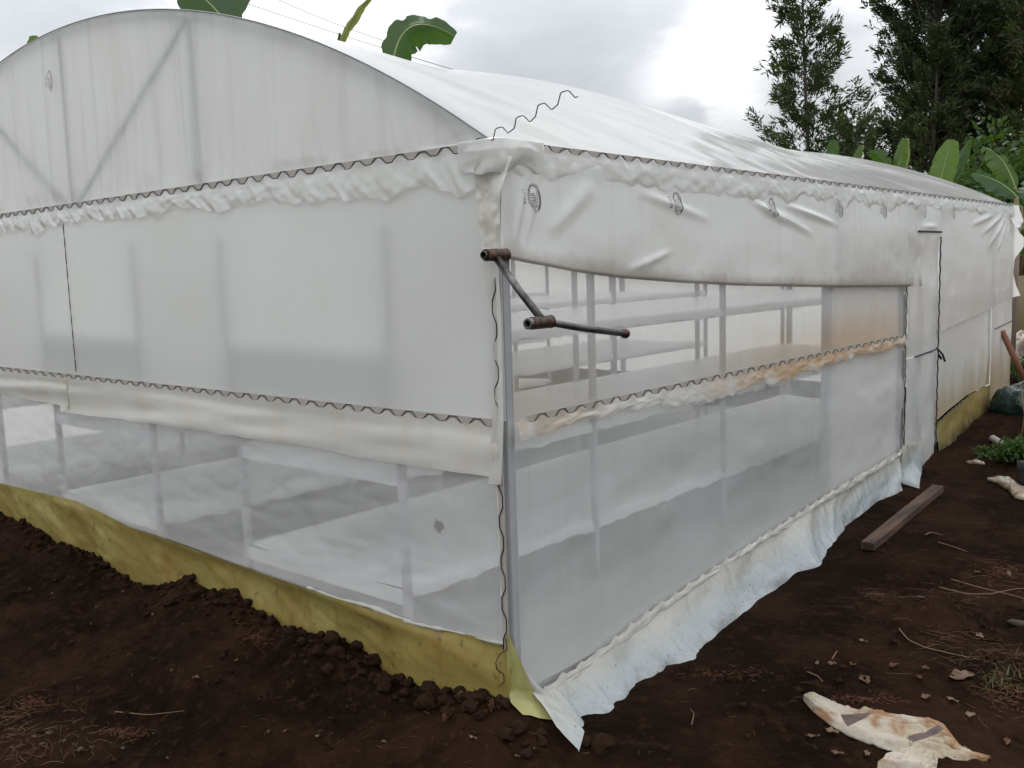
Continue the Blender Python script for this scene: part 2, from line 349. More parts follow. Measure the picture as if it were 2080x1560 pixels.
def strut(a, b, r=.017, name='truss_strut', mat=None):
    MB().tube([a, b], r, 8).build(name, mat or M_strut, GH)
for x in (-1.93, -W_/2, -4.65): strut((x, .022, HE-.02), (x, .022, float(arch(x))-.02))
for x in (-1.93, -4.65): strut((-W_/2+(.06 if x > -3 else -.06), .024, HE+.01), (x-.02 if x > -3 else x+.02, .024, float(arch(x))-.03))
# --- gable middle film and side seams
sheet('gable_panel', lambda u, v: (-W_*u, -.003-.004*fbm(u*9, v*2, 4, 2)*np.sin(np.pi*v), HM+.01+v*(HE-HM-.02)), 160, 40, M_panel, GH)
seam = np.linspace(1.12, 2.02, 60)
MB().tube([(on(158, 767, 1, 0)[0]-.0*k, -.008, z) for k, z in enumerate(seam)], [.0016+.0016*abs(math.sin(k*.53)) for k in range(60)], 5).build('seam_wire', M_wire, GH)
# --- insect net below, its yellow skirt
YT = [(-9, .30), (-4.78, .268), (-3.58, .305), (-2.9, .25), (-2.49, .25), (-1.89, .234), (-1.03, .218), (-.67, .217), (-.38, .22), (-.07, .242), (0, .25)]
def gnet(u, v):
    x = -.012-W_*u; zb = ip(x, YT)-.012; z = zb+v*(HM-.005-zb)
    n = .009*fbm(x*1.3+z*1.6, z*3.0-x*1.4, 21, 4) + .005*np.abs(fbm(x*3+z*4, z*8-x*2, 23, 2))
    return x, -.006-n*sst(0, .12, v)*sst(1, .85, v)*sst(0, .02, u), z
sheet('gable_net', gnet, 300, 90, M_netg, GH)
xs = np.linspace(-1.25, -.03, 60)
MB().tube([(x, -.016-.006*math.sin(x*9), float(ip(x, YT))-.004+.004*math.sin(x*14)) for x in xs], [.009+.004*math.sin(x*7)+.004*float(vn(x*23, 1, 3)) for x in xs], 8).build('net_hem', M_skirt, GH)
def yskirt(u, v):
    x = .0-W_*u; zt = ip(x, YT); zb = ip(x, BANK)-.14; z = zb+v*(zt-zb)
    roll = .022*np.exp(-((1-v)/.14)**2)*sst(-.35, -.7, x)*sst(-3.3, -2.6, x)
    n = .012*fbm(x*2.2, z*4, 31, 3)+.014*fbm(x*1.1+z*3, z*1.5, 35, 2)+.007*np.abs(fbm(x*4.5+z*7, z*6-x, 37, 3))
    return x, -.014-roll-.02*(1-v)-n*sst(0, .1, 1-v), z
sheet('gable_skirt', yskirt, 240, 40, M_yel, GH)
# --- cream flap under the gable rail
def flapband(x0, x1, zb, off, mat, n=140):
    def f(u, v):
        x = x0+(x1-x0)*u; b = ip(x, zb); fr = np.mod(-x-.05, .125)/.125; z = HM-.011+v*(b-HM+.011)+.017*np.exp(-((fr-.64)/.20)**2)*(1-v)**9
        s = .010*np.sin(v*5.5+x*1.8+1.2*vn(x*.9, v, 3))*v + .012*vn(x*1.5+v*1.7, v*2.2-x*.5, 6)*sst(0, .3, v)
        return x, -off-.006-s*.6-.008*v, z + .004*vn(x*8, v)*v
    return sheet('gable_flap', f, n, 30, mat, GH)
flapband(-.015, -3.57, [(-3.57, .868), (-2.47, .885), (-1.3, .892), (-.69, .878), (-.1, .885)], .0155, M_cream, 700)
flapband(-3.52, -W_, [(-W_, .95), (-4.62, .921), (-3.72, .906), (-3.4, .90)], .024, M_cream, 500)
# --- lock channels with their zigzag spring wire
def zig(n0, n1, per=.125, amp=.012):
    pts = []; k = n0; sh = [(.0, -1), (.28, -1), (.5, 1), (.78, 1)]
    i = 0
    while k < n1:
        for a, b in sh:
            pts.append((k+a*per*(1+.04*math.sin(i*1.7)), b*amp*(1+.15*math.sin(i*2.3))))
        k += per; i += 1
    return pts
def channel(fn, n0, n1, per=.125, amp=.012, hgt=.0155, r=.0022):
    """fn(t, h, out) -> world point along the run"""
    ts = np.linspace(n0, n1, 60); m = MB(); v = []
    for t in ts: v += [fn(t, -hgt, .002), fn(t, -hgt, .008), fn(t, hgt, .008), fn(t, hgt, .002)]
    f = []
    for i in range(len(ts)-1):
        for j in range(3): f.append((i*4+j, i*4+j+1, i*4+4+j+1, i*4+4+j))
    ch = m.add(v, f).build('lock_channel', M_chan, GH, smooth=False)
    MB().tube([fn(t, h, .0115) for t, h in zig(n0, n1, per, amp)], r, 6).build('wiggle_wire', M_wire, ch)
    return ch
eave_ch = channel(lambda t, h, o: (-t, -.004-o, HE+h), .04, W_)
channel(lambda t, h, o: (-t, -.008-o, HM+h), .05, W_)
channel(lambda t, h, o: (.004+o, t, HE+h), .05, L_)
channel(lambda t, h, o: (.012+o, t, HM+.004+h), .10, 4.34)
channel(lambda t, h, o: (-.022+h, -.012-o, t), .22, 1.62, per=.16, amp=.009, hgt=.011)
channel(lambda t, h, o: (.014+o, 4.345+h*.5, t), .12, 1.47, per=.1, amp=.012, hgt=.008, r=.003)
# the loose end of the eave wire sticking out past the corner
LW = [(105, 840), (140, 835), (180, 800), (190, 720), (205, 685), (255, 670), (320, 733), (375, 690), (395, 590), (410, 575), (460, 560), (475, 565), (530, 625), (590, 580), (600, 560), (615, 470), (630, 458), (680, 440), (700, 447), (755, 503), (770, 500), (820, 450), (845, 340), (860, 325), (910, 308), (925, 315), (985, 375), (1000, 372), (1055, 325), (1085, 205), (1105, 190), (1160, 175), (1175, 182), (1240, 250), (1270, 240)]
MB().tube([on(930+a/5.2, 150+b/5.2, 1, -.03) for a, b in LW], .0021, 6).build('wiggle_wire', M_wire, eave_ch)
part(eave_ch.children[-1], 'loose wavy end of the spring wire sticking up past the corner')
# --- crumpled film edges below the channels
def ruffle(name, P, n0, n1, drop, out, mat, freq, amp, n=400, seed=0, slant=2.0, t0=.04):
    def f(u, v):
        t = n0+(n1-n0)*u; d = ip(t, drop)*(1+.30*vn(t*5, t*0, seed)+.14*vn(t*17, t*0, seed+1))
        ph = 2*np.pi*t*freq + slant*v*(1+.5*vn(t*2, v, seed+2)) + 1.8*vn(t*3, v*.3, seed+3)
        wv = np.sin(ph)+.4*np.sin(2.3*ph+1); a = amp*(.35+.65*v)*(.75+.6*vn(t*2.2, v, seed+4)); wv = np.arcsin(np.clip(wv/1.4, -1, 1))*.9
        o = out*(.4+np.sin(np.pi*np.clip(v*.75, 0, 1))*1.0) + a*wv*sst(0, .15, v) + .002*fbm(t*14, v*3, seed+5, 2)
        fr = np.mod(t-t0, .125)/.125; sc = .019*np.exp(-((fr-.64)/.20)**2)*(1+.25*vn(t*31, t*0, 9))
        return P(t, -d*v+sc*(1-v)**5, o)
    return sheet(name, f, n, 16, mat, GH)
ruffle('loose_film_edge', lambda t, h, o: (-t, -.0125-o, HE-.010+h), .02, W_, [(0, .13), (.45, .14), (.9, .11), (1.3, .09), (2.2, .10), (3.4, .10), (7, .10)], .005, M_shiny, 5.5, .0042, 1300, 3, 3.4)
ruffle('loose_film_edge', lambda t, h, o: (.0165+o, t, HE-.010+h), .02, L_, [(0, .12), (.5, .085), (1.4, .10), (2.6, .12), (3.5, .10), (4.6, .09), (L_, .10)], .007, M_shiny, 2.2, .0036, 1200, 14, 2.2, .05)
ruffle('loose_film_edge', lambda t, h, o: (.0245+o, t, HM-.006+h), .03, 4.33, [(0, .055), (.5, .05), (1.5, .075), (2.4, .085), (3.3, .05), (4.4, .055)], .006, M_orange, 3.6, .0035, 800, 40, 1.0, .10)
# --- corner post, cover strip, wall posts
MB().box((-.045, .006, -.2), (.0, .046, 2.08)).build('corner_post', M_galv, GH, False, .003)
for y in (3.03,): MB().box((-.058, y, -.1), (-.012, y+.05, 2.08)).build('wall_post', M_galv, GH, False, .003)
for y in (4.35, 5.06, 6.62, 7.30): MB().box((-.055, y, -.1), (-.01, y+.045, 2.08)).build('wall_post', M_galv, GH, False, .003)
for y in (2.45, 4.9, 7.30): MB().box((-W_+.03, y, -.1), (-W_+.08, y+.045, 2.08)).build('wall_post', M_galv, GH, False, .003)
def trace(name, Lp, Rp, n, m, mat, wob=.004, seed=1, parent=None):
    """a strip between two traced edges, each edge a list of 3-D points"""
    def res(P, k):
        P = np.asarray(P, float); d = np.r_[0, np.cumsum(np.linalg.norm(np.diff(P, axis=0), axis=1))]
        t = np.linspace(0, d[-1], k); return np.stack([np.interp(t, d, P[:, a]) for a in range(3)], -1)
    A, B = res(Lp, n), res(Rp, n); V = np.linspace(0, 1, m)[None, :, None]
    P = A[:, None, :]*(1-V)+B[:, None, :]*V
    uu, vv = np.meshgrid(np.linspace(0, 1, n), np.linspace(0, 1, m), indexing='ij')
    w = wob*(fbm(uu*7, vv*3.2, seed, 3)+.8*np.sin(vv*8+uu*3))
    P = P + w[..., None]*np.array([.7, -.7, 0])
    return mesh_obj(name, P, gridf(n, m), mat, parent or GH)
oy = lambda px, py, y=-.03: on(px, py, 1, y)
ox = lambda px, py, x=.03: on(px, py, 0, x)
trace('corner_strip', [oy(960, 318, -.055), oy(966, 390), oy(972, 450), oy(977, 500), oy(984, 530)], [ox(1040, 318, .05), ox(1016, 390, .03), ox(1016, 450), ox(1018, 490), ox(1018, 520)], 50, 16, M_cream, .006, 3)
trace('corner_strip', [oy(980, 530, -.024), oy(990, 600, -.022), oy(1000, 640, -.022), oy(1003, 760, -.024), oy(1000, 860, -.03), oy(992, 982, -.036)], [oy(1012, 535, -.024), oy(1018, 640, -.022), oy(1022, 760, -.022), oy(1023, 860, -.026), oy(1018, 985, -.032)], 60, 8, M_cream, .003, 9)
trace('corner_strip', [oy(1008, 985, -.018), oy(1012, 1100, -.018), oy(1018, 1240, -.018), oy(1022, 1300, -.018)], [oy(1016, 985, -.014), oy(1022, 1100, -.014), oy(1026, 1240, -.014), oy(1030, 1300, -.014)], 60, 5, M_cream, .004, 19)
# bunched hood of film wrapped round the eave corner
def hood(u, v):
    q = -.17+u*.40; w = sst(-.035, .045, q); X0 = (1-w)*q+w*.026; Y0 = -(1-w)*.026+w*q
    drop = .115+.035*np.exp(-(q/.05)**2)+.022*vn(q*16, q*0, 5)
    o = np.interp(v, [0, .12, .4, 1], [-.035, .009, .021, .013]) + (.005*np.sin(q*30+v*3+2*vn(q*5, v, 4))+.007*vn(q*9+v*1.5, v*1.8, 7))*sst(0, .3, v)
    tp = sst(0, .22, u)*sst(1, .75, u); o = np.where(v < .1, o, o*tp+.002*(1-tp))
    return X0+w*o, Y0-(1-w)*o, HE+.024-drop*np.clip(v-.08, 0, 1)
sheet('corner_hood', hood, 130, 34, M_shiny, GH)
# --- long side: window net, lower net, inner film
def snet(z0, z1, y0, y1, x, amp, seed):
    def f(u, v):
        y = y0+(y1-y0)*u; a = z0(y) if callable(z0) else z0; z = a+v*(z1-a)
        n = amp*fbm(y*1.4, z*3, seed, 3); return x+n*np.sin(np.pi*v)*sst(0, .02, u), y, z
    return f
HEM = [(-.2, .0), (.16, .013), (.49, .031), (.875, .085), (1.72, .143), (2.78, .206), (4.31, .266), (4.5, .28)]
sheet('window_net', snet(HM, 1.78, .036, 4.34, .003, .006, 51), 160, 30, M_netup, GH)
sheet('side_net', snet(lambda y: ip(y, HEM)-.01, HM, .036, 4.34, .003, .018, 53), 220, 60, M_netlow, GH)
sheet('inner_film', snet(-.05, 1.85, 3.085, 4.34, -.030, .006, 57), 60, 40, M_inner, GH)
def tear(n):
    return None
# --- side skirt spread over the soil, with its rolled hem
SB = [(1183, 1530), (1200, 1492), (1228, 1465), (1262, 1440), (1290, 1418), (1332, 1385), (1368, 1350), (1420, 1342), (1438, 1315), (1500, 1258), (1570, 1208), (1640, 1162), (1688, 1136), (1703, 1095), (1718, 1070), (1780, 1022), (1836, 1000)]
SBP = [gpt(a, b, -.035) for a, b in SB]
STP = [(.022, y, float(ip(y, HEM))) for y in (.13, .17, .23, .30, .40, .52, .68, .86, 1.02, 1.36, 1.72, 2.12, 2.5, 2.8, 3.2, 3.8, 4.31)]
def skirt():
    A = np.asarray(STP); B = np.asarray(SBP); k = np.linspace(0, 16, 260); i = np.arange(17)
    A = np.stack([np.interp(k, i, A[:, a]) for a in range(3)], -1); B = np.stack([np.interp(k, i, B[:, a]) for a in range(3)], -1)
    v = np.linspace(0, 1, 34)[None, :, None]; P = A[:, None]*(1-v)+B[:, None]*v
    uu, vv = np.meshgrid(k, np.linspace(0, 1, 34), indexing='ij')
    belly = .035*np.sin(np.pi*vv)**1.2
    fold = .013*vn(uu*1.2+vv*1.6, vv*1.6, 61)+.007*np.abs(vn(uu*2.6+vv*2.6, vv*1.1, 62))+.002*np.sin(uu*9+vv*6+3*vn(uu*.8, vv, 63))*vv+.012*np.sin(uu*4.2+vv*2.5+2*vn(uu*.6, vv, 5))*vv*np.exp(-((uu-11.6)/1.6)**2)*1.6
    fold = fold + .014*np.sin(uu*5+vv*1.5)*vv*np.exp(-(uu/2.5)**2) + .004*fbm(uu*1.6, vv*4, 65, 2)*vv
    P[..., 0] += -.02*np.sin(np.pi*vv)*(uu > 1.5) + fold; P[..., 2] += fold*.6*vv + .010*vn(uu*1.4, uu*0, 8)*vv**3
    return mesh_obj('side_skirt', P, gridf(260, 34), M_skirt, GH)
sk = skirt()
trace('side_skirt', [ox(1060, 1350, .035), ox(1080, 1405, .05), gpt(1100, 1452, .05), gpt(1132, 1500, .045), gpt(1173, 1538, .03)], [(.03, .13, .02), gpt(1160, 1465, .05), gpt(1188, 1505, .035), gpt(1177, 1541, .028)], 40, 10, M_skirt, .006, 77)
ys = np.linspace(.12, 4.31, 150)
MB().tube([(.026+.004*math.sin(y*23), y, float(ip(y, HEM))+.005*float(vn(y*9, 0, 3))) for y in ys], [.008+.004*float(vn(y*17, 2, 5)) for y in ys], 8).build('hem_roll', M_skirt, GH)
def hemrag(t, h, o): return (.036+o, t, np.interp(t, [p[0] for p in HEM], [p[1] for p in HEM])+.012+h)
ruffle('hem_edge', hemrag, .13, 4.3, [(0, .03), (4.4, .035)], .004, M_cream, 6, .004, 300, 71, 1)
# pale yellow tongue of the gable skirt folded round the corner
trace('corner_skirt', [oy(1028, 1285, -.02), oy(1030, 1340, -.022), oy(1033, 1400, -.026), oy(1037, 1425, -.04), gpt(1062, 1456, .01)], [oy(1032, 1288, -.02), ox(1050, 1325, .03), ox(1075, 1385, .05), ox(1095, 1425, .07), gpt(1122, 1470, .015)], 40, 14, M_yel2, .004, 33)
trace('gable_skirt_wire', [oy(1026, 1296, -.03), oy(1028, 1320, -.03), oy(1014, 1328, -.032), oy(1006, 1345, -.034), oy(1008, 1360, -.034), oy(1022, 1370, -.034), oy(1023, 1385, -.036), oy(1012, 1394, -.038)], [oy(1028, 1296, -.03), oy(1030, 1320, -.03), oy(1016, 1329, -.032), oy(1008, 1345, -.034), oy(1010, 1359, -.034), oy(1024, 1369, -.034), oy(1025, 1386, -.036), oy(1013, 1396, -.038)], 50, 2, M_wire, 0, 1)
# --- rolled-down side curtain with pipe and crank
CB = [(-.06, 1.722), (-.034, 1.712), (.1, 1.690), (.385, 1.652), (.726, 1.618), (1.25, 1.58), (1.83, 1.548), (3.12, 1.494), (4.67, 1.446), (5, 1.44)]
def ridge(y, z, ya, za, yb, zb, w, am):
    L2 = (yb-ya)**2+(zb-za)**2; t = np.clip(((y-ya)*(yb-ya)+(z-za)*(zb-za))/L2, 0, 1)
    d = np.hypot(y-ya-t*(yb-ya), z-za-t*(zb-za)); return .75*am*np.exp(-(d/(.62*w))**2)*np.sin(np.pi*np.clip(t, .03, .97))
def folds(y, z):
    return (ridge(y, z, .12, 2.0, .03, 1.74, .018, .014)+ridge(y, z, .2, 2.02, .09, 1.73, .02, .012)+ridge(y, z, .55, 1.99, .22, 1.78, .06, .018)
            + ridge(y, z, .85, 1.97, 1.5, 1.86, .035, .016)+ridge(y, z, 1.9, 1.97, 2.7, 1.80, .035, .026)+ridge(y, z, 2.3, 1.96, 3.05, 1.86, .03, .024)
            + ridge(y, z, .75, 1.63, 1.15, 1.72, .03, .016)+ridge(y, z, 2.0, 1.95, 2.35, 1.85, .02, .014))
def curtain(u, v):
    y = -.045+u*4.67; y = y+.035*(1-v)*np.exp(-(y+.045)/.08); zb = ip(y, CB)-.012; z = HE-.03+v*(zb-HE+.03)
    n = .004*fbm(y*1.8, z*3, 81, 3) + folds(y, z) + .014*np.sin(y*6.5+1.4*vn(y*1.7, 0*y, 3))*np.exp(-((1-v)/.16)**2)*np.exp(-y/1.6)
    hem = np.clip((v-.90)/.10, 0, 1); dep = (HE-.03-zb)*.10
    return .020+.016*v+n*sst(0, .06, v)-.010*sst(.75, 1, hem), y+.02*v*(u > .98), z
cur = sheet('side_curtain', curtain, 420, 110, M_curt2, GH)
ys = np.linspace(-.10, 4.68, 160)
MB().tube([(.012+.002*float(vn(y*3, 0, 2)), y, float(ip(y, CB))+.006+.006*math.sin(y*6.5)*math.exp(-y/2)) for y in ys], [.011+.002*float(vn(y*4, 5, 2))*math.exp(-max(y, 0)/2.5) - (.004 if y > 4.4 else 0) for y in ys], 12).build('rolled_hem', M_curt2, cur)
CK = bpy.data.objects.new('crank_handle', None); COL.objects.link(CK); CK.parent = GH
part(CK, 'rusty two-part steel crank handle hanging from the curtain pipe at the corner')
def hollow(a, b, ro, ri, name, mat, parent, k=20):
    a = np.asarray(a, float); b = np.asarray(b, float); t = (b-a)/np.linalg.norm(b-a)
    n = np.cross(t, [0, 0, 1.0]); n /= np.linalg.norm(n); q = np.cross(t, n); v = []; f = []
    depth = min(np.linalg.norm(b-a)*.8, .05)
    for c, r in ((b, ro), (a, ro), (a, ri), (a+t*depth, ri)):
        for j in range(k): w = 2*math.pi*j/k; v.append(c+r*(math.cos(w)*n+math.sin(w)*q))
    for i in range(3):
        for j in range(k): f.append((i*k+j, i*k+(j+1) % k, (i+1)*k+(j+1) % k, (i+1)*k+j))
    f += [tuple(range(k)), tuple(3*k+j for j in range(k-1, -1, -1))]
    o = mesh_obj(name, v, f, mat, parent, False)
    b_ = o.modifiers.new('bevel', 'BEVEL'); b_.width = .0015; b_.segments = 2; b_.limit_method = 'ANGLE'
    return o
H0 = on(986, 518, 1, -.150)
hollow(H0, H0+np.array([0, .11, 0]), .0215, .013, 'hub', M_rust, CK)
hollow(H0-np.array([0, .012, 0]), H0+np.array([0, .02, 0]), .0145, .0105, 'pipe_end', M_steel, CK)
E0 = on(1100, 655, 1, -.115)
A0 = H0+np.array([.012, .045, -.012])
MB().tube([A0, A0+(E0-A0)*.5, E0+np.array([0, 0, .012])], [.0135, .0132, .0135], 16).build('arm', M_steel, CK)
hollow(E0+np.array([0, -.055, 0]), E0+np.array([0, .05, 0]), .0215, .015, 'elbow', M_rust, CK)
hollow(E0+np.array([0, -.075, .0]), E0+np.array([0, -.03, 0]), .019, .011, 'pin', M_steel, CK)
G1 = on(1272, 678, 0, E0[0])
MB().tube([E0+np.array([0, .03, 0]), (E0+G1)/2+np.array([0, 0, -.002]), G1-(G1-E0)*.03], .0125, 16).build('grip', M_steel, CK)
MB().tube([G1-(G1-E0)*.05, G1-(G1-E0)*.03, G1, G1+(G1-E0)*.012], [.0135, .0175, .0178, .014], 16).build('end_cap', M_rust, CK)
# --- film over the door head and the far curtain
def head(u, v):
    y = 4.52+u*.56; z = HE-.03+v*(1.835-HE+.03); b = ridge(y, z, 4.6, 1.87, 5.0, 1.875, .03, .03)
    return .022+.012*v+.003*fbm(y*2.4, z*3, 83, 3)+.6*b, y, z
sheet('door_head_film', head, 40, 24, M_curt, GH)
def farcur(u, v):
    zt = HE-.03; y0 = 5.055; zb = 1.07+(u*2.42)*.075; z = zt+v*(zb-zt)
    re = ip(z, [(1.0, 7.49), (1.25, 7.47), (1.35, 7.40), (1.48, 7.33), (1.6, 7.36), (1.72, 7.52), (1.80, 7.53), (1.85, 7.44), (1.95, 7.38), (2.1, 7.34)])
    y = y0+(re-y0)*u
    n = .004*fbm(y*1.8, z*2.4, 91, 3)
    for (a, b, c, d, w, am) in ((6.95, 2.02, 6.2, 1.82, .03, .022), (7.05, 2.0, 6.45, 1.72, .03, .026), (7.1, 1.98, 6.75, 1.68, .028, .024), (7.15, 1.95, 7.05, 1.75, .03, .018), (6.6, 2.0, 5.9, 1.9, .03, .02)):
        n = n+ridge(y, z, a, b, c, d, w, am)
    return .024+.018*v+n*sst(0, .05, v)+.05*sst(7.33, 7.55, y), y, z
fc = sheet('far_curtain', farcur, 160, 70, M_curt, GH)
trace('torn_flap', [far(2040, 412, 8.85), far(2052, 440, 8.8), far(2062, 464, 8.75)], [far(2068, 418, 8.95), far(2079, 448, 8.95), far(2075, 460, 8.9)], 12, 8, M_cream, .01, 4)
# --- door
DR = bpy.data.objects.new('door', None); COL.objects.link(DR); DR.parent = GH
def leaf(z0, z1, seed): return lambda u, v: (.030+.006*fbm(u*3, v*4, seed, 2)+.004*np.sin(u*9), 4.347+u*.673-.0*v+.03*(v-.5)*0, z0+v*(z1-z0))
sheet('door_film', leaf(-.06, .925, 5), 24, 40, M_curt, DR); sheet('door_film', leaf(.935, 1.832, 6), 24, 40, M_curt, DR)
MB().box((.036, 4.53, 1.828), (.05, 5.05, 1.842)).build('top_bar', M_dark, DR, False, .002)
MB().tube([(.042, 5.045+.008*math.sin(k*1.1)+.004*math.sin(k*2.7), z) for k, z in enumerate(np.linspace(.10, 1.80, 90))], .0052, 6).build('edge_seal', M_dark, DR)
MB().tube([(.044, 4.48+.0125*k, .93+.0045*(-1)**k+.0003*k) for k in range(42)], .0038, 5).build('wiggle_wire', M_wire, DR)
hb = MB(); hb.tube([(.045, 5.0, .955), (.075, 5.05, .90), (.085, 5.075, .845)], .008, 6)
hb.tube([(.06, 5.01, .905), (.075, 5.02, .875), (.068, 5.045, .862), (.05, 5.035, .885), (.06, 5.01, .905)], .006, 6)
hb.build('door_handle', M_dark, DR)
trace('door_flap', [ox(1833, 905, .04), ox(1830, 950, .05), gpt(1832, 985, .01)], [ox(1872, 897, .05), ox(1876, 912, .06), ox(1873, 950, .08), gpt(1868, 994, .005)], 20, 12, M_skirt, .008, 44)
# --- bay beyond the door
YR = [(5.0, .34), (5.42, .404), (5.97, .465), (6.6, .48), (6.7, .48)]
sheet('side_panel', lambda u, v: (.012+.004*fbm(u*5, v*3, 93, 2), 5.07+u*1.63, ip(5.07+u*1.63, YR)+v*(1.35-ip(5.07+u*1.63, YR))), 50, 30, M_low, GH)
def st_mould(t, c):
    c = t.mix(.45, st_yel(t, c), (.16, .12, .04)); o = t.xyz(); h = t.math('ADD', t.math('MULTIPLY_ADD', o[1], -.13, o[2]), t.math('MULTIPLY', t.math('SUBTRACT', t.noise(22, 4, stretch=(1, 1, .15)), .5), .3))
    return t.mix(t.rng(h, -.42, -.60), c, (.05, .04, .02))
M_yel3 = film('mouldy_yellow_film', tl=.3, rough=.4, stains=st_mould, gloss=.4)
sheet('side_skirt', lambda u, v: (.030+.012*fbm(u*8, v*2, 95, 2)+.035*(1-v), 5.07+u*1.56, ip(5.07+u*1.56, SIDE)-.06+v*(ip(5.07+u*1.56, YR)-ip(5.07+u*1.56, SIDE)+.06)), 60, 20, M_yel3, GH)
MB().tube([(.036, y, float(ip(y, YR))+.006*(-1)**k) for k, y in enumerate(np.arange(5.08, 6.0, .05))], .004, 5).build('wiggle_wire', M_wire, GH)
sheet('end_panel', lambda u, v: (.040+.008*np.sin(u*3.1)+.005*fbm(u*4, v*3, 97, 2), 6.60+u*.72, .24+v*1.1), 24, 40, M_low, GH)
MB().tube([(.056, 6.66+.02*k, .985+.003*(-1)**k+.0012*k) for k in range(32)], .004, 5).build('wiggle_wire', M_wire, GH)
# --- back walls
sheet('back_film', lambda u, v: (-W_+0*u, u*L_, -.1+v*(HE+.1)), 20, 12, M_panel, GH)
sheet('back_film', lambda u, v: (-W_*u, L_+0*u, -.1+v*(arch(-W_*u, L_)+.1)), 40, 12, M_panel, GH)
for x in (-2.2, -4.4): MB().box((x, 7.27, 0), (x+.05, 7.32, float(arch(x, L_))-.03)).build('wall_post', M_galv, GH, False)
# --- printed marks on the film
def textmesh(s, size):
    cu = bpy.data.curves.new('t', 'FONT'); cu.body = s; cu.size = size; cu.align_x = 'CENTER'; cu.align_y = 'CENTER'; cu.fill_mode = 'FRONT'
    o = bpy.data.objects.new('t', cu); COL.objects.link(o); dg = bpy.context.evaluated_depsgraph_get()
    me = bpy.data.meshes.new_from_object(o.evaluated_get(dg))
    v = [tuple(p.co) for p in me.vertices]; f = [tuple(q.vertices) for q in me.polygons]
    bpy.data.objects.remove(o); bpy.data.curves.remove(cu); return v, f
def ringpts(a, b, w, n=48, t0=0, t1=2*math.pi):
    v = []; f = []
    for i in range(n+1):
        t = t0+(t1-t0)*i/n
        v += [(a*math.cos(t), b*math.sin(t), 0), ((a-w)*math.cos(t), (b-w)*math.sin(t), 0)]
    for i in range(n): f.append((2*i, 2*i+1, 2*i+3, 2*i+2))
    return v, f
def logo_geo():
    m = MB()
    def put(vf, dx, dy, sx=1, sy=1): m.add([(p[0]*sx+dx, p[1]*sy+dy, 0) for p in vf[0]], vf[1])
    put(ringpts(.075, .036, .0028), 0, 0); put(ringpts(.067, .0295, .0022), 0, 0); put(ringpts(.073, .034, .008, 24, .5, 2.2), 0, 0)
    for k, (r1, r2) in enumerate(((.020, .017), (.012, .010))): put(ringpts(r1, r2, .0026, 28), .036, -.008)
    put(ringpts(.026, .022, .004, 24, 1.2, 5.2), -.040, -.006)
    put(textmesh('ım', .044), -.004, -.010); put(textmesh('P', .030), .046, .014); put(textmesh('AGRIZXI', .015), -.002, .010)
    put(textmesh('17-08', .030), -.006, -.062, 1.15, 1)
    return m
LG = logo_geo()
def logo(surf, parent, s=1., flip=False):
    """surf(a, b) -> world point, a along the print (downwards), b towards its top"""
    v = [surf(p[0]*s, p[1]*s) for p in LG.v]
    mesh_obj('printed_logo', v, LG.f, M_print, parent, False)
def curx(y, z, off=.0022):
    u = (y+.045)/4.67; zb = float(ip(y, CB))-.012; v = (z-HE+.03)/(zb-HE+.03)
    return float(np.asarray(curtain(np.array(u), np.array(v))[0]))+off
for (px, py) in ((1088, 402), (1379, 413), (1572, 421), (1710, 424), (1801, 428), (1874, 430)):
    p = ox(px, py, .035)
    yy, zz = p[1], p[2]
    if yy < 4.5: logo(lambda a, b, yy=yy, zz=zz: (curx(yy+b*1.5+a*.10, zz-a), yy+b*1.5+a*.10, zz-a), cur, .70)
    else: logo(lambda a, b, yy=yy, zz=zz: (.05, yy+b*1.5, zz-a), cur, .7)
for (px, py) in ((1934, 432), (2050, 443)):
    p = ox(px, py, .05); logo(lambda a, b, p=p: (.062, p[1]+b*1.5, p[2]-a), fc, .7)
p = on(109, 165, 1, 0); logo(lambda a, b: (p[0]+b, -.022, p[2]-a), gf, .8)

# ------------------------------------------------------------------ growing racks inside
def rack(x0, x1, label, y0=.045, y1=6.3):
    R = empty('growing_rack', (0, 0, 0), label, 'rack', 'white growing racks inside the greenhouse')
    for zi, z in enumerate((.32, .84, 1.37)):
        def tray(u, v, z=z, zi=zi):
            a = -.12+1.24*v; x = x0+(x1-x0)*np.clip(a, 0, 1); y = y0+(y1-y0)*u
            edge = np.where(a < 0, -a, np.where(a > 1, a-1, 0))*(abs(x1-x0))
            dr = -edge*(.36+.10*vn(y*13, a*3, zi+int(abs(x0)*7))+.06*vn(y*31, a*3, zi))
            return x+np.sign(a-.5)*edge*-.08+.008*vn(y*7, a*2, 4)*(edge > 0), y, z+dr+.003*fbm(y*1.3, a*3, 7+zi, 3)-.02*np.sin(np.pi*np.clip(a, 0, 1))
        t = sheet('tray', tray, 150, 30, M_tray, R)
        MB().box((x1, y0-.012, z-.075), (x0, y0-.004, z-.01)).build('tray_end', M_tray, t, False)
        for x in (x0-.012, x1+.012): MB().box((x-.012, y0, z-.055), (x+.012, y1, z-.03)).build('rail', M_rackpost, R, False)
    for y in (y0, 1.42, 2.85, 4.6, y1):
        for x in (x0, x1):
            MB().box((x-.015, y-.015, -.01), (x+.015, y+.015, 1.86)).build('leg', M_rackpost, R, False)
    return R
rack(-.63, -1.80, 'white sheeted growing rack just inside the long netted side, nearest the corner post')
rack(-2.66, -3.86, 'white sheeted growing rack standing in the middle of the greenhouse')
rack(-4.78, -6.0, 'white sheeted growing rack along the greenhouse wall farthest from the door')

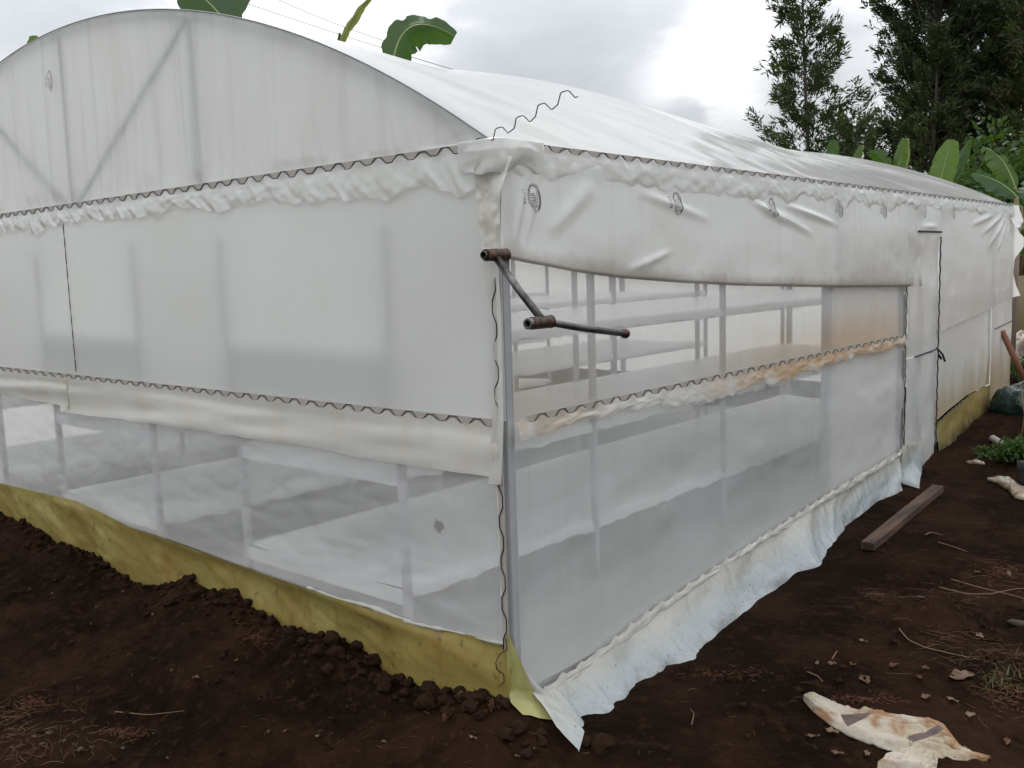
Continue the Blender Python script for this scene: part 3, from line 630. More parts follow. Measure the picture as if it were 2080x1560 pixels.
# ------------------------------------------------------------------ debris on the soil
def lumps(centres, radii, seed=0):
    bm = bmesh.new(); bmesh.ops.create_icosphere(bm, subdivisions=2, radius=1); bv = np.array([v.co[:] for v in bm.verts]); bf = np.array([[v.index for v in f.verts] for f in bm.faces]); bm.free()
    V = []; Fc = []
    for i, (c, r) in enumerate(zip(centres, radii)):
        q = Euler((random.random()*6, random.random()*6, random.random()*6)).to_matrix(); q = np.array(q)
        b = bv@q.T; d = 1+.32*vn(b[:, 0]*1.9+i*3.1, b[:, 1]*1.9+b[:, 2]*1.3, seed)+.16*vn(b[:, 0]*4+i, b[:, 2]*4+b[:, 1]*3, seed+1)
        V.append(c+b*d[:, None]*np.array([r, r, r*.8])); Fc.append(bf+i*len(bv))
    return np.concatenate(V), np.concatenate(Fc)
C_, R_ = [], []
for k in range(620):
    x = -5.2+5.4*RNG.random()**.7; y = -.03-abs(RNG.normal())*.10; r = .006+.020*RNG.random()**2.5
    if x > -1.2 and RNG.random() < .22: r *= 1.7
    C_.append((x, y, float(G(x, y))+r*.35)); R_.append(r)
for px, py, r in ((725, 1315, .030), (760, 1345, .036), (860, 1385, .038), (895, 1385, .032), (830, 1380, .026), (935, 1412, .030), (955, 1440, .036), (690, 1285, .022), (590, 1262, .024), (455, 1205, .030), (425, 1215, .022), (205, 1130, .026), (325, 1190, .018), (645, 1270, .018), (905, 1425, .030), (870, 1420, .03), (985, 1415, .022), (1225, 1520, .045), (1190, 1510, .03), (1165, 1500, .025)):
    p = gpt(px, py); C_.append((p[0], p[1], p[2]+r*.25)); R_.append(r)
for k in range(2600):
    x = -4+6.4*RNG.random(); y = -1.9+5.0*RNG.random()
    if x < .35 and y > -.05: continue
    r = .003+.015*RNG.random()**5; C_.append((x, y, float(G(x, y))+r*.3)); R_.append(r)
v, f = lumps(C_, R_, 3)
tag(mesh_obj('soil_clods', v, f, M_clod, None, False), 'dark crumbly soil clods heaped along the yellow skirt and scattered over the ground', 'soil', kind='stuff')
# timber
a, b = gpt(1762, 1122), gpt(1905, 1002)
d = b-a; d[2] *= 1; L = np.linalg.norm(d); d /= L; nrm_ = np.cross(d, [0, 0, 1.0]); nrm_ /= np.linalg.norm(nrm_); u3 = np.cross(nrm_, d)
pl = MB(); vs = []
NB = 30
for i in range(NB+1):
    c = a+d*L*i/NB+u3*.012
    for (p, q) in ((-.037, 0), (.037, 0), (.037, .048), (-.037, .048)): vs.append(c+nrm_*(p+.0015*random.uniform(-1, 1))+u3*(q+.0015*random.uniform(-1, 1)))
fs = [(i*4+j, i*4+(j+1) % 4, i*4+4+(j+1) % 4, i*4+4+j) for i in range(NB) for j in range(4)]+[(3, 2, 1, 0), (NB*4, NB*4+1, NB*4+2, NB*4+3)]
mesh_o = pl.add([p-a for p in vs], fs).build('wooden_plank', M_wood, None, False, .004); mesh_o.location = tuple(a)
tag(mesh_o, 'thick weathered brown wooden plank lying on bare soil beside the white skirt', 'plank')
# torn feed-sack cloth in the foreground
def st_cloth(t, c):
    c = t.mix(t.rng(t.noise(4, 4), .35, .7), (.33, .28, .195), (.43, .385, .315))
    c = t.mix(t.math('MULTIPLY', t.rng(t.noise(5.5, 5, dist=.6), .50, .64), .9), c, (.24, .115, .045))
    return t.mix(t.math('MULTIPLY', t.rng(t.noise(45, 4), .62, .75), .5), c, (.16, .09, .05))
M_cloth = film('soiled_cloth', tl=.12, gloss=.3, rough=.5, stains=st_cloth, bump=bp_wr(16, .5, .02))
M_patch = pbr('purple_brown_print', (.085, .058, .053), .8)
CT = [(1636, 1412), (1660, 1413), (1700, 1430), (1745, 1443), (1800, 1450), (1850, 1458), (1905, 1465), (1925, 1485), (1950, 1515), (1975, 1530), (2012, 1543)]
CBm = [(1633, 1425), (1655, 1450), (1690, 1478), (1720, 1495), (1760, 1512), (1790, 1522), (1835, 1535), (1872, 1538), (1915, 1540), (1960, 1546), (2005, 1546)]
def draped(T, B, n, m, base, bulge, name, mat, parent=None, seed=0, dz=.006):
    A = np.array([gpt(*p) for p in T]); D = np.array([gpt(*p) for p in B]); k = np.linspace(0, len(T)-1, n); i = np.arange(len(T))
    A = np.stack([np.interp(k, i, A[:, a]) for a in range(3)], -1); D = np.stack([np.interp(k, i, D[:, a]) for a in range(3)], -1)
    vv = np.linspace(0, 1, m)[None, :, None]; P = A[:, None]*(1-vv)+D[:, None]*vv
    uu, v2 = np.meshgrid(np.linspace(0, 1, n), np.linspace(0, 1, m), indexing='ij')
    h = dz+bulge*np.sin(np.pi*v2)**.7*np.sin(np.pi*np.clip(uu*.96+.02, 0, 1))**.6*(.7+.5*fbm(uu*5, v2*3, seed, 3)) + .014*np.abs(vn(uu*6+v2*3, v2*4-uu*2, seed+3))**.7*np.sin(np.pi*v2)**.3 - .006
    h = h + .018*np.exp(-((v2-.85)/.1)**2)*(uu < .6)
    P[..., 2] = np.maximum(P[..., 2], G(P[..., 0], P[..., 1])) + h
    o0 = P[n//2, m//2].copy(); o = mesh_obj(name, P-o0, gridf(n, m), mat, parent); o.location = tuple(o0)
    s = o.modifiers.new('thick', 'SOLIDIFY'); s.thickness = .0025
    return o, P
cl, CP = draped(CT, CBm, 260, 100, 0, .020, 'discarded_cloth', M_cloth, None, 5)
tag(cl, 'large cream cloth with dark patches and rusty stains, crumpled on the soil', 'cloth')
def patch(poly):
    """dark printed patch laid on the cloth: grid cells of the cloth whose pixel falls inside the polygon"""
    pts = np.array(poly, float); q = CP-CAM; zz = q@FW; px = 1040+F*(q@RT)/zz; py = 780-F*(q@UP)/zz
    ins = np.zeros(px.shape, bool); j = len(pts)-1
    for i in range(len(pts)):
        c = ((pts[i, 1] > py) != (pts[j, 1] > py)) & (px < (pts[j, 0]-pts[i, 0])*(py-pts[i, 1])/(pts[j, 1]-pts[i, 1]+1e-9)+pts[i, 0]); ins ^= c; j = i
    return ins[:-1, :-1] & ins[1:, 1:] & ins[1:, :-1] & ins[:-1, 1:]
me = cl.data; me.materials.append(M_patch)
mk = patch([(1706, 1452), (1740, 1450), (1775, 1448), (1755, 1462), (1738, 1470), (1722, 1478), (1712, 1465)]) | patch([(1840, 1500), (1855, 1492), (1880, 1487), (1905, 1472), (1918, 1482), (1902, 1493), (1878, 1502), (1852, 1510)])
me.polygons.foreach_set('material_index', mk.astype(np.int32).ravel())
c2, _ = draped([(1800, 1535), (1815, 1528), (1840, 1524), (1870, 1526), (1898, 1532), (1905, 1545)], [(1780, 1570), (1805, 1568), (1840, 1572), (1870, 1574), (1890, 1572), (1902, 1566)], 60, 30, 0, .012, 'discarded_cloth', M_cloth, None, 12, .006)
tag(c2, 'small folded cream cloth end below the large stained cloth at the bottom edge', 'cloth')
# plastic scraps and offcuts at the right
M_scrap = film('grubby_plastic', (.52, .46, .40), tl=.25, rough=.3, bump=bp_wr(20, .5, .02), stains=st_cloth)
c3, _ = draped([(2004, 976), (2030, 976), (2050, 978), (2075, 988), (2110, 1000)], [(2006, 980), (2025, 985), (2048, 1000), (2062, 1015), (2110, 1025)], 40, 14, 0, .03, 'plastic_scrap', M_scrap, None, 22, .012)
tag(c3, 'long crumpled beige plastic scrap on the soil right of the plank', 'scrap')
c4, _ = draped([(1962, 940), (1975, 937), (1990, 938), (1999, 940)], [(1966, 943), (1978, 943), (1990, 944), (2000, 945)], 16, 8, 0, .012, 'plastic_scrap', M_scrap, None, 25, .006)
tag(c4, 'small whitish plastic scrap on the soil under the leafy weed', 'scrap')
p0, p1 = gpt(2016, 896, .02), gpt(2043, 912, .02)
o = hollow(p0-p0, p1-p0, .028, .022, 'pipe_offcut', pbr('grey_plastic_pipe', (.32, .28, .26), .6), None); o.location = tuple(p0)
tag(o, 'short grey plastic pipe offcut lying beside the leafy weed', 'pipe')
# stones
M_stone = pbr('grey_stone', lambda t: t.mix(t.noise(20, 4), (.035, .027, .022), (.075, .062, .052)), .9, spec=.1)
for px, py, r, lb in ((2065, 1268, .030, 'grey elongated stone half sunk at the right edge of the soil'), (195, 1232, .012, 'small round grey pebble on the dark bank left of the yellow skirt'), (1868, 1215, .013, 'small pale stone near the two long dry twigs')):
    v, f = lumps([(0, 0, 0)], [r], int(px)); p = gpt(px, py)
    o = mesh_obj('stone', v*np.array([1.5, 1, .7]), f, M_stone, None); o.location = (p[0], p[1], p[2]+r*.2); tag(o, lb, 'stone')
for k, (px, py) in enumerate(((130, 1505), (150, 1512), (85, 1510), (165, 1522), (250, 1520), (340, 1540), (160, 1525), (25, 1520), (185, 1518), (70, 1495), (310, 1490), (100, 1490))):
    r = random.uniform(.006, .013); v, f = lumps([(0, 0, 0)], [r], k+50); p = gpt(px, py)
    o = mesh_obj('pebble', v*np.array([1.3, 1, .6]), f, M_stone, None); o.location = (p[0], p[1], p[2]+r*.2)
    tag(o, 'small grey pebble among the straw in the bottom left corner', 'pebble', 'pebbles in the bottom left corner')
# dry leaves
M_leafdry = [leafmat('dry_leaf_a', (.07, .034, .018), (.13, .07, .04), .1, 20), leafmat('dry_leaf_b', (.055, .021, .011), (.10, .042, .022), .1, 20), leafmat('dry_leaf_c', (.12, .08, .046), (.18, .125, .075), .1, 20)]
def dry_leaf(px, py, ln, wd, rot, lab, grp=None, mat=0, curl=.16):
    p = gpt(px, py, .006); n, m = 12, 7
    U, V = np.meshgrid(np.linspace(0, 1, n), np.linspace(-1, 1, m), indexing='ij')
    w = wd*np.sin(np.pi*np.clip(U*.94+.03, 0, 1))**.8*(1+.18*np.sin(U*17+V*2))
    x = (U-.5)*ln; y = V*w*.5; z = np.abs(V)**1.5*w*curl + ln*.22*(U-.4)**2 + .004*np.sin(U*9+V*5) + .002
    c, s = math.cos(rot), math.sin(rot)
    o = mesh_obj('dry_leaf', np.stack([x*c-y*s, x*s+y*c, z], -1), gridf(n, m), M_leafdry[mat]); o.location = tuple(p); o.rotation_euler = (random.uniform(-.25, .25), random.uniform(-.25, .25), 0)
    tag(o, lab, 'leaf', grp)
dry_leaf(912, 1462, .10, .028, 1.9, 'long curled brown leaf standing on the soil left of the yellow corner', mat=1, curl=.7)
dry_leaf(942, 1420, .075, .03, .6, 'reddish brown curled leaf on the bank just left of the yellow corner', mat=1, curl=.6)
dry_leaf(1000, 1440, .09, .02, 2.2, 'dark shrivelled leaf hanging over the soil at the foot of the corner', mat=1, curl=.8)
dry_leaf(398, 1380, .036, .032, .3, 'round pinkish brown leaf lying alone on the dark bank', mat=1, curl=.1)
dry_leaf(295, 1192, .05, .024, .5, 'tan leaf fragment on the crest of the bank against yellow film', mat=0)
dry_leaf(792, 1365, .03, .014, 1.1, 'small pale leaf tip between clods near the yellow skirt', mat=2)
dry_leaf(1952, 1378, .10, .07, .4, 'large flat pinkish leaf beside the dry grass at the right', mat=0, curl=.15)
dry_leaf(1752, 1306, .04, .022, .2, 'pale cream leaf fragment lying alone on bare soil right of the skirt', mat=2, curl=.15)
dry_leaf(1757, 1385, .07, .04, 2.4, 'tan torn leaf on the soil just above the large cloth', mat=0)
grpL = 'scattered brown leaves on the bare soil to the right'
for (px, py) in ((1660, 1350), (1815, 1355), (1868, 1380), (1690, 1352), (1732, 1352), (1880, 1420), (1918, 1300), (1985, 1165), (1990, 1295), (2050, 1168), (1700, 1535), (1690, 1490), (1760, 1535), (1650, 1500), (1970, 1455), (2045, 1510), (1935, 1425), (1880, 1360)):
    dry_leaf(px, py, random.uniform(.035, .065), random.uniform(.014, .03), random.uniform(0, 6), 'small brown dry leaf scattered on bare soil right of the white skirt', grpL, random.choice((0, 0, 1, 2)))
grpB = 'scattered leaf bits on the dark bank to the left'
for (px, py) in ((60, 1200), (105, 1205), (250, 1205), (310, 1250), (185, 1270), (480, 1345), (545, 1490), (580, 1488), (350, 1365), (780, 1510), (960, 1502), (1080, 1525), (1050, 1540), (705, 1440), (645, 1500)):
    dry_leaf(px, py, random.uniform(.016, .034), random.uniform(.006, .012), random.uniform(0, 6), 'tiny dry leaf bit scattered on the dark bank below the yellow skirt', grpB, random.choice((0, 2, 2)))
# twigs and straw
M_twig = pbr('dry_twig', (.17, .105, .06), .8)
def twig(pts, r, lab):
    P = np.array([gpt(a, b, .008) for a, b in pts]); k = np.linspace(0, len(P)-1, 24); P = np.stack([np.interp(k, np.arange(len(P)), P[:, a]) for a in range(3)], -1)
    for a in range(3): P[1:-1, a] = (P[:-2, a]+P[1:-1, a]+P[2:, a])/3
    P[:, 2] += .004; o0 = P[0].copy(); o = MB().tube(P-o0, np.linspace(r, r*.5, 24), 6).build('twig', M_twig); o.location = tuple(o0); tag(o, lab, 'twig')
twig([(1932, 1182), (1990, 1200), (2040, 1210), (2095, 1225)], .003, 'upper of two long pale twigs crossing the soil at the right edge')
twig([(1908, 1197), (1960, 1210), (2010, 1213), (2060, 1202), (2095, 1198)], .003, 'lower of two long pale twigs crossing the soil at the right edge')
twig([(1880, 1090), (1890, 1085), (1915, 1088)], .0035, 'short bent pale stalk on bare soil below the plank')
twig([(1905, 1105), (1935, 1115), (1965, 1125)], .003, 'thin straight stalk lying on the soil right of the plank end')
twig([(1826, 1282), (1845, 1305), (1880, 1320), (1925, 1332), (1990, 1345)], .003, 'long curved brown twig above the dry grass at the right')
twig([(1690, 1345), (1700, 1328)], .003, 'short straight straw standing out on the soil right of the skirt')
twig([(1640, 1370), (1660, 1378), (1672, 1390)], .0025, 'short curved twig on dark soil above the large cloth')
twig([(1405, 1478), (1410, 1455), (1402, 1445)], .002, 'thin upright straw on reddish soil right of the skirt tail')
twig([(235, 1452), (300, 1457), (375, 1450)], .0022, 'long thin pale straw lying on the trodden path at the left')
def straw(name, spots, n, mat, lab, ln=(.03, .09), r=.0008):
    m = MB()
    for k in range(n):
        cx, cy, sx, sy = spots[k % len(spots)]
        px, py = random.gauss(cx, sx), random.gauss(cy, sy); p = gpt(min(px, 2200), py, .003)
        a = random.uniform(0, math.pi*2); l = random.uniform(*ln); b = random.uniform(-.6, .6); hh = .008*random.random()
        pts = []
        for i in range(5):
            t = i/4; q = a+b*t; pts.append((p[0]+math.cos(q)*l*t, p[1]+math.sin(q)*l*t, p[2]+.004+hh*math.sin(math.pi*t)))
        m.tube(pts, r*random.uniform(.6, 1.3), 4)
    tag(m.build(name, mat), lab, 'straw', kind='stuff')
M_straw = leafmat('dry_straw', (.075, .036, .016), (.18, .105, .048), .1, 30)
straw('dry_straw', [(30, 1440, 28, 14), (45, 1510, 30, 22), (20, 1470, 20, 20), (120, 1450, 60, 30), (60, 1530, 60, 20), (200, 1500, 60, 20)], 190, M_straw, 'pale dry straw strewn over the bottom left corner')
straw('dry_straw', [(1990, 1330, 60, 20), (2040, 1400, 40, 25), (1930, 1300, 60, 25), (2050, 1360, 30, 30), (1790, 1215, 28, 7), (2030, 1165, 40, 14), (1960, 1220, 50, 20)], 300, M_straw, 'thin dry straw and roots matted on the soil at the right', (.04, .12), .0007)
straw('dry_straw', [(600, 1300, 220, 50), (300, 1350, 150, 60), (500, 1450, 200, 50), (900, 1500, 150, 30), (1500, 1400, 120, 60), (1750, 1250, 150, 60)], 170, M_straw, 'single straw bits sprinkled over the dark soil', (.012, .05), .0007)
M_rootred = leafmat('reddish_fibre', (.08, .026, .013), (.15, .055, .028), .1, 30)
straw('reddish_fibre', [(520, 1300, 14, 9), (80, 1430, 20, 10), (255, 1492, 20, 6), (2030, 1165, 28, 8), (1470, 1372, 50, 6), (1760, 1425, 40, 5), (2050, 1420, 30, 20)], 700, M_rootred, 'reddish fibrous roots and bark shreds lying in small patches on the soil', (.008, .03), .0010)
def blades(name, spots, n, mat, lab, ln=(.04, .09)):
    V = []; Fc = []
    for k in range(n):
        cx, cy, sx, sy = spots[k % len(spots)]; p = gpt(random.gauss(cx, sx), random.gauss(cy, sy)); l = random.uniform(*ln); a = random.uniform(0, 6.28); w = .0025
        dx, dy = math.cos(a), math.sin(a); b = len(V)
        for t in (0, .5, 1):
            c = np.array([p[0]+dx*l*.7*t*t, p[1]+dy*l*.7*t*t, p[2]+l*t*(1-.35*t)]); V += [c+np.array([-dy, dx, 0])*w*(1-t*.9), c-np.array([-dy, dx, 0])*w*(1-t*.9)]
        Fc += [(b, b+1, b+3, b+2), (b+2, b+3, b+5, b+4)]
    tag(mesh_obj(name, V, Fc, mat), lab, 'grass', kind='stuff')
M_grass = leafmat('thin_grass', (.05, .07, .015), (.12, .12, .03), .3, 20)
blades('thin_grass', [(2040, 1390, 28, 14), (2030, 1372, 22, 10)], 60, M_grass, 'thin green and yellow grass tuft in the litter at the right edge', (.02, .05))

# ------------------------------------------------------------------ plants
M_ban = leafmat('banana_leaf', (.010, .040, .006), (.025, .078, .010), .38, 2.5, .35)
M_ban2 = leafmat('young_banana_leaf', (.050, .115, .004), (.095, .175, .007), .45, 2.5, .35)
M_olive = leafmat('olive_banana_leaf', (.035, .075, .008), (.06, .12, .012), .45, 2.5, .35)
M_bany = leafmat('yellowing_banana_leaf', (.12, .15, .03), (.24, .25, .07), .45, 2.5, .4)
M_rib = pbr('leaf_midrib', (.16, .22, .05), .5)
M_stem = pbr('banana_stem', lambda t: t.mix(t.noise(9, 4, stretch=(1, 1, .2)), (.10, .10, .04), (.18, .13, .07)), .7)
def bleaf(p0, p1, p2, wd, face, mat, parent, fold=.35, tear=.25, seed=0, blunt=False):
    """paddle leaf along a bent midrib p0-p1-p2; face = direction its upper side looks"""
    p0, p1, p2 = (np.asarray(q, float) for q in (p0, p1, p2)); n, m = 48, 9
    t = np.linspace(0, 1, n)[:, None]; mid = p0*(1-t)**2+2*p1*t*(1-t)+p2*t*t
    T = np.gradient(mid, axis=0); T /= np.linalg.norm(T, axis=1)[:, None]; f = np.asarray(face, float); f = f/np.linalg.norm(f)
    S = np.cross(T, f); S /= np.linalg.norm(S, axis=1)[:, None]; Nn = np.cross(S, T)
    tt = t[:, 0]; w = wd*np.clip(np.sin(np.pi*np.clip(tt*.90+.06, 0, 1)), 0, 1)**(.45 if blunt else .65)*.5
    P = np.zeros((n, m, 3))
    for j, s in enumerate(np.linspace(-1, 1, m)):
        e = w*abs(s)*(1-tear*np.clip(2.2*vn(tt*17+3*np.sign(s), tt*0, seed+int(s > 0))-.3, 0, 1.2)*(abs(s) > .7))
        P[:, j] = mid+S*(np.sign(s)*e*math.cos(fold))[:, None]-Nn*(e*math.sin(fold)*(1+.4*vn(tt*7, tt*0+s, seed+4)) - .012*wd*np.sin(tt*75+s*2)*abs(s))[:, None]
    o = mesh_obj('leaf', P, gridf(n, m), mat, parent)
    MB().tube(mid-Nn*.004, np.linspace(.016, .004, n)*min(1, wd*2.2), 6).build('midrib', M_rib, o)
    return o
def banana(base_px, depth, lab, leaves, stem_r=.11, stem_top=None, zb=.4):
    """leaves: list of (3 pixel points, width in m, material, fold, tear, face, blunt)"""
    q = far(base_px[0], base_px[1], depth); B = empty('banana_plant', (0, 0, 0), lab, 'banana plant', 'banana plants behind the greenhouse')
    top = np.array([q[0], q[1], q[2]])
    MB().tube([(q[0], q[1], zb-.3), (q[0]+.03, q[1], (zb+top[2])/2), top], [stem_r*1.3, stem_r, stem_r*.55], 14).build('pseudostem', M_stem, B)
    for i, (pts, w, mt, fo, te, fc, bl) in enumerate(leaves):
        P = [far(a, b, depth+dd) for a, b, dd in pts]
        # the stalk joins the crown
        lf = bleaf(P[0], P[1], P[2], w, fc, mt, B, fo, te, int(base_px[0])+i, bl)
        MB().tube([top, (top+P[0])/2+np.array([0, 0, .05]), P[0]], [.03, .024, .018], 8).build('leaf_stalk', M_stem, B)
    return B
tc = CAM-far(800, 60, 11); tcam = np.array([tc[0], tc[1], .25*abs(tc[2])+2.])
banana((420, 130), 11, 'banana plant behind the arch crest, broad dark leaf tip showing above it', [([(470, 60, 0), (420, -10, .1), (360, -40, .2)], .62, M_ban, .35, .1, tcam, True), ([(440, 80, .3), (470, -60, .6), (560, -160, 1)], .5, M_ban, .3, .2, tcam, False)], zb=.3)
banana((700, 190), 11.5, 'banana plant with one narrow yellowing leaf standing up behind the roof shoulder', [([(690, 98, 0), (700, 45, 0), (765, -20, .1)], .17, M_bany, .9, .15, tcam, False), ([(694, 150, .2), (688, 110, .2), (690, 66, .2)], .12, M_ban, .7, .1, tcam, False)], zb=.3)
banana((800, 215), 10.5, 'banana plant with one broad bent dark leaf drooping right above the roof', [([(796, 150, 0), (806, 0, .1), (924, 74, .25)], .50, M_ban, .55, .20, tcam+np.array([0, 0, 1.2]), True), ([(770, 170, .3), (740, 150, .5), (700, 160, .6)], .4, M_ban, .3, .2, tcam, False)], zb=.3)
banana((85, 175), 11, 'banana plant almost hidden by the arch, a small leaf tip at the left', [([(75, 140, 0), (70, 100, 0), (66, 72, 0)], .22, M_ban2, .3, .2, tcam, True), ([(90, 140, .2), (84, 105, .2), (78, 82, .2)], .2, M_ban, .3, .1, tcam, True)], zb=.3)
tr_ = CAM-far(1900, 300, 13); tcr = np.array([tr_[0], tr_[1], 1.5])
banana((1915, 440), 13.5, 'banana plant with one bright upright young leaf behind the far roof end', [([(1906, 395, 0), (1914, 340, 0), (1936, 284, .05)], .36, M_ban2, .2, .05, tcr, True), ([(1925, 390, .2), (1950, 330, .2), (1972, 283, .2)], .2, M_ban, .5, .2, tcr, False)], zb=.5)
banana((1822, 420), 14.5, 'banana plant with an olive upright leaf left of the bright young one', [([(1822, 370, 0), (1826, 325, 0), (1838, 280, 0)], .22, M_olive, .45, .1, tcr, True), ([(1810, 350, .1), (1795, 315, .1), (1765, 310, .1)], .26, M_ban, .3, .3, tcr, False), ([(1835, 350, .2), (1842, 320, .2), (1842, 280, .2)], .12, M_bany, .3, .1, tcr, False)], zb=.5)
banana((1690, 380), 15, 'banana plant showing two short dark leaf tips behind the middle of the roof ridge', [([(1688, 350, 0), (1690, 315, 0), (1692, 284, 0)], .24, M_ban, .3, .1, tcr, True), ([(1735, 345, .1), (1738, 320, .1), (1750, 294, .1)], .16, M_olive, .5, .2, tcr, False)], zb=.5)
banana((2072, 560), 11.0, 'banana plant with tattered arching leaves crowding the right edge', [([(2066, 400, 0), (2030, 360, .1), (1974, 352, .2)], .40, M_ban, .3, .15, np.array([.3, -.5, 1.]), False), ([(2062, 380, .3), (2040, 310, .4), (1996, 298, .5)], .36, M_olive, .5, .5, np.array([.3, -.6, 1.]), False), ([(2085, 420, 0), (2110, 350, 0), (2150, 380, 0)], .5, M_ban, .3, .2, np.array([.3, -.5, 1.]), False), ([(2075, 420, -.2), (2050, 405, -.2), (2012, 430, -.1)], .34, M_ban, .4, .2, np.array([.3, -.5, 1.]), False), ([(2080, 460, -.2), (2065, 470, -.2), (2040, 540, -.1)], .4, M_ban, .4, .3, np.array([.5, -.8, .6]), False)], .13, zb=.45)
M_bark = pbr('tree_bark', lambda t: t.mix(t.noise(14, 5, stretch=(1, 1, .2)), (.05, .042, .036), (.13, .11, .09)), .9, bump=lambda t: (t.noise(40, 4), .6, .02))
M_oak = leafmat('silver_oak_leaf', (.018, .030, .012), (.062, .080, .030), .22, .9, .5)
M_oakt = leafmat('silver_oak_leaf_painted_sun', (.025, .036, .012), (.085, .10, .034), .35, .9, .5)  # lighter copy of the oak leaf, sunlight put into its colour
M_dark2 = leafmat('dark_conifer_leaf', (.013, .026, .010), (.040, .060, .023), .18, .8, .5)
M_bush = leafmat('bush_leaf', (.012, .028, .008), (.045, .085, .018), .28, 1.1, .45)
M_bushl = leafmat('bright_bush_leaf', (.04, .085, .015), (.10, .17, .03), .35, 1.5, .45)
M_weed = leafmat('weed_leaf', (.025, .055, .010), (.06, .11, .022), .3, 3.)
def rhombs(P, D, Wd, L):
    """leaf blades: base P, direction D, width, length arrays"""
    n = len(P); D = D/np.linalg.norm(D, axis=1)[:, None]; A = RNG.normal(size=(n, 3)); S = np.cross(D, A); S /= np.linalg.norm(S, axis=1)[:, None]+1e-9
    mid = P+D*(L*.45)[:, None]; dr = np.zeros((n, 3)); dr[:, 2] = -L*.15
    V = np.stack([P, mid+S*Wd[:, None]*.5, P+D*L[:, None]+dr, mid-S*Wd[:, None]*.5], 1)
    return V.reshape(-1, 3), np.arange(4*n).reshape(n, 4)
def tree(base, H, prof, lab, mat, nb=90, per=26, blade=(.16, .26), bw=.045, h0=.25, rise=.55, seed=0, grp=None, tr=.11, spread=1.):
    """prof: (height fraction, crown radius) list"""
    rr = np.random.default_rng(seed); T = empty('tree', base, lab, 'tree', grp)
    tk = MB(); hs = np.linspace(0, H, 16); bend = np.stack([.012*H*np.sin(hs/H*4+seed), .012*H*np.cos(hs/H*3+seed), hs], -1); bend -= bend[0]*np.array([1, 1, 0])
    tk.tube(bend, tr*(1-hs/H*.88), 9)
    P = []; D = []
    for k in range(nb):
        h = H*(h0+(1-h0)*((k+rr.random())/nb)**.9); R = float(ip(h/H, prof))*spread*(.65+.5*rr.random()); a = k*2.399+rr.normal()*.5
        b0 = np.array([np.interp(h, hs, bend[:, 0]), np.interp(h, hs, bend[:, 1]), h]); up = rise*(.7+.6*rr.random())
        n = 7; pts = []
        for i in range(n):
            t = i/(n-1); pts.append(b0+np.array([math.cos(a)*R*t, math.sin(a)*R*t, R*up*(t*.7+.6*t*t)])+rr.normal(size=3)*.03*R*t)
        tk.tube(pts, np.linspace(max(.010, tr*.28*(1-h/H*.7)), .005, n), 5, False)
        pts = np.array(pts); dirb = pts[-1]-pts[0]; dirb /= np.linalg.norm(dirb)+1e-9
        nc = max(4, int(per*(.35+R)))
        for c in range(nc):
            t = .22+.78*rr.random()**.7; q = np.array([np.interp(t, np.linspace(0, 1, n), pts[:, ax]) for ax in range(3)])
            q = q+rr.normal(size=3)*np.array([.10, .10, .09])*R*.8*(.4+.6*t)
            cd = dirb*.9+rr.normal(size=3)*.45+np.array([0, 0, .35])
            for l in range(10):
                P.append(q+rr.normal(size=3)*.045); D.append(cd+rr.normal(size=3)*.55)
    tk.build('trunk', M_bark, T)
    P = np.array(P); D = np.array(D); L = blade[0]+(blade[1]-blade[0])*rr.random(len(P))
    v, f = rhombs(P, D, np.full(len(P), bw)*(.6+.8*rr.random(len(P))), L)
    mesh_obj('crown', v, f, mat, T, False); return T
def tpos(px, depth, z=.5): q = far(px, 540, depth); return (q[0], q[1], z)
g_ = 'feathery trees beyond the greenhouse'
tree(tpos(1648, 21), 8.3, [(0, .9), (.3, 1.3), (.44, 1.3), (.54, 1.0), (.62, .8), (.78, .66), (1, .34)], 'slender feathery tree standing alone above the middle of the roof', M_oak, 72, 15, (.11, .24), .034, .3, .75, 1, g_, .07, .88)
tree(tpos(1915, 23), 12.5, [(0, 1.1), (.3, 1.35), (.45, 1.4), (.6, 1.2), (.8, 1.15), (1, .4)], 'tall dark feathery tree, left one of the dense pair at the right', M_dark2, 220, 24, (.11, .22), .036, .2, .8, 2, g_, .16)
tree(tpos(2015, 25), 13, [(0, 1), (.3, 1.6), (.5, 1.8), (.8, 1.3), (1, .4)], 'tall dark feathery tree, right one of the dense pair, cut by the frame', M_dark2, 210, 24, (.11, .22), .036, .2, .8, 3, g_, .16)
tree(tpos(1880, 22), 6.2, [(0, .8), (.5, .95), (.75, .6), (1, .2)], 'shorter brownish feathery tree in front of the dense dark pair', M_oak, 80, 15, (.10, .21), .034, .25, .75, 4, g_)
tree(tpos(1738, 24), 4.3, [(0, .8), (.5, 1.3), (.8, 1.0), (1, .4)], 'low feathery tree between the slender tree and the dense dark pair', M_oak, 60, 15, (.10, .21), .034, .2, .75, 6, g_)
tree(tpos(2130, 22), 10, [(0, 1), (.4, 1.7), (.8, 1.2), (1, .4)], 'feathery tree peeping in at the right edge behind the bush', M_oakt, 90, 15, (.15, .25), .05, .2, .8, 7, g_)
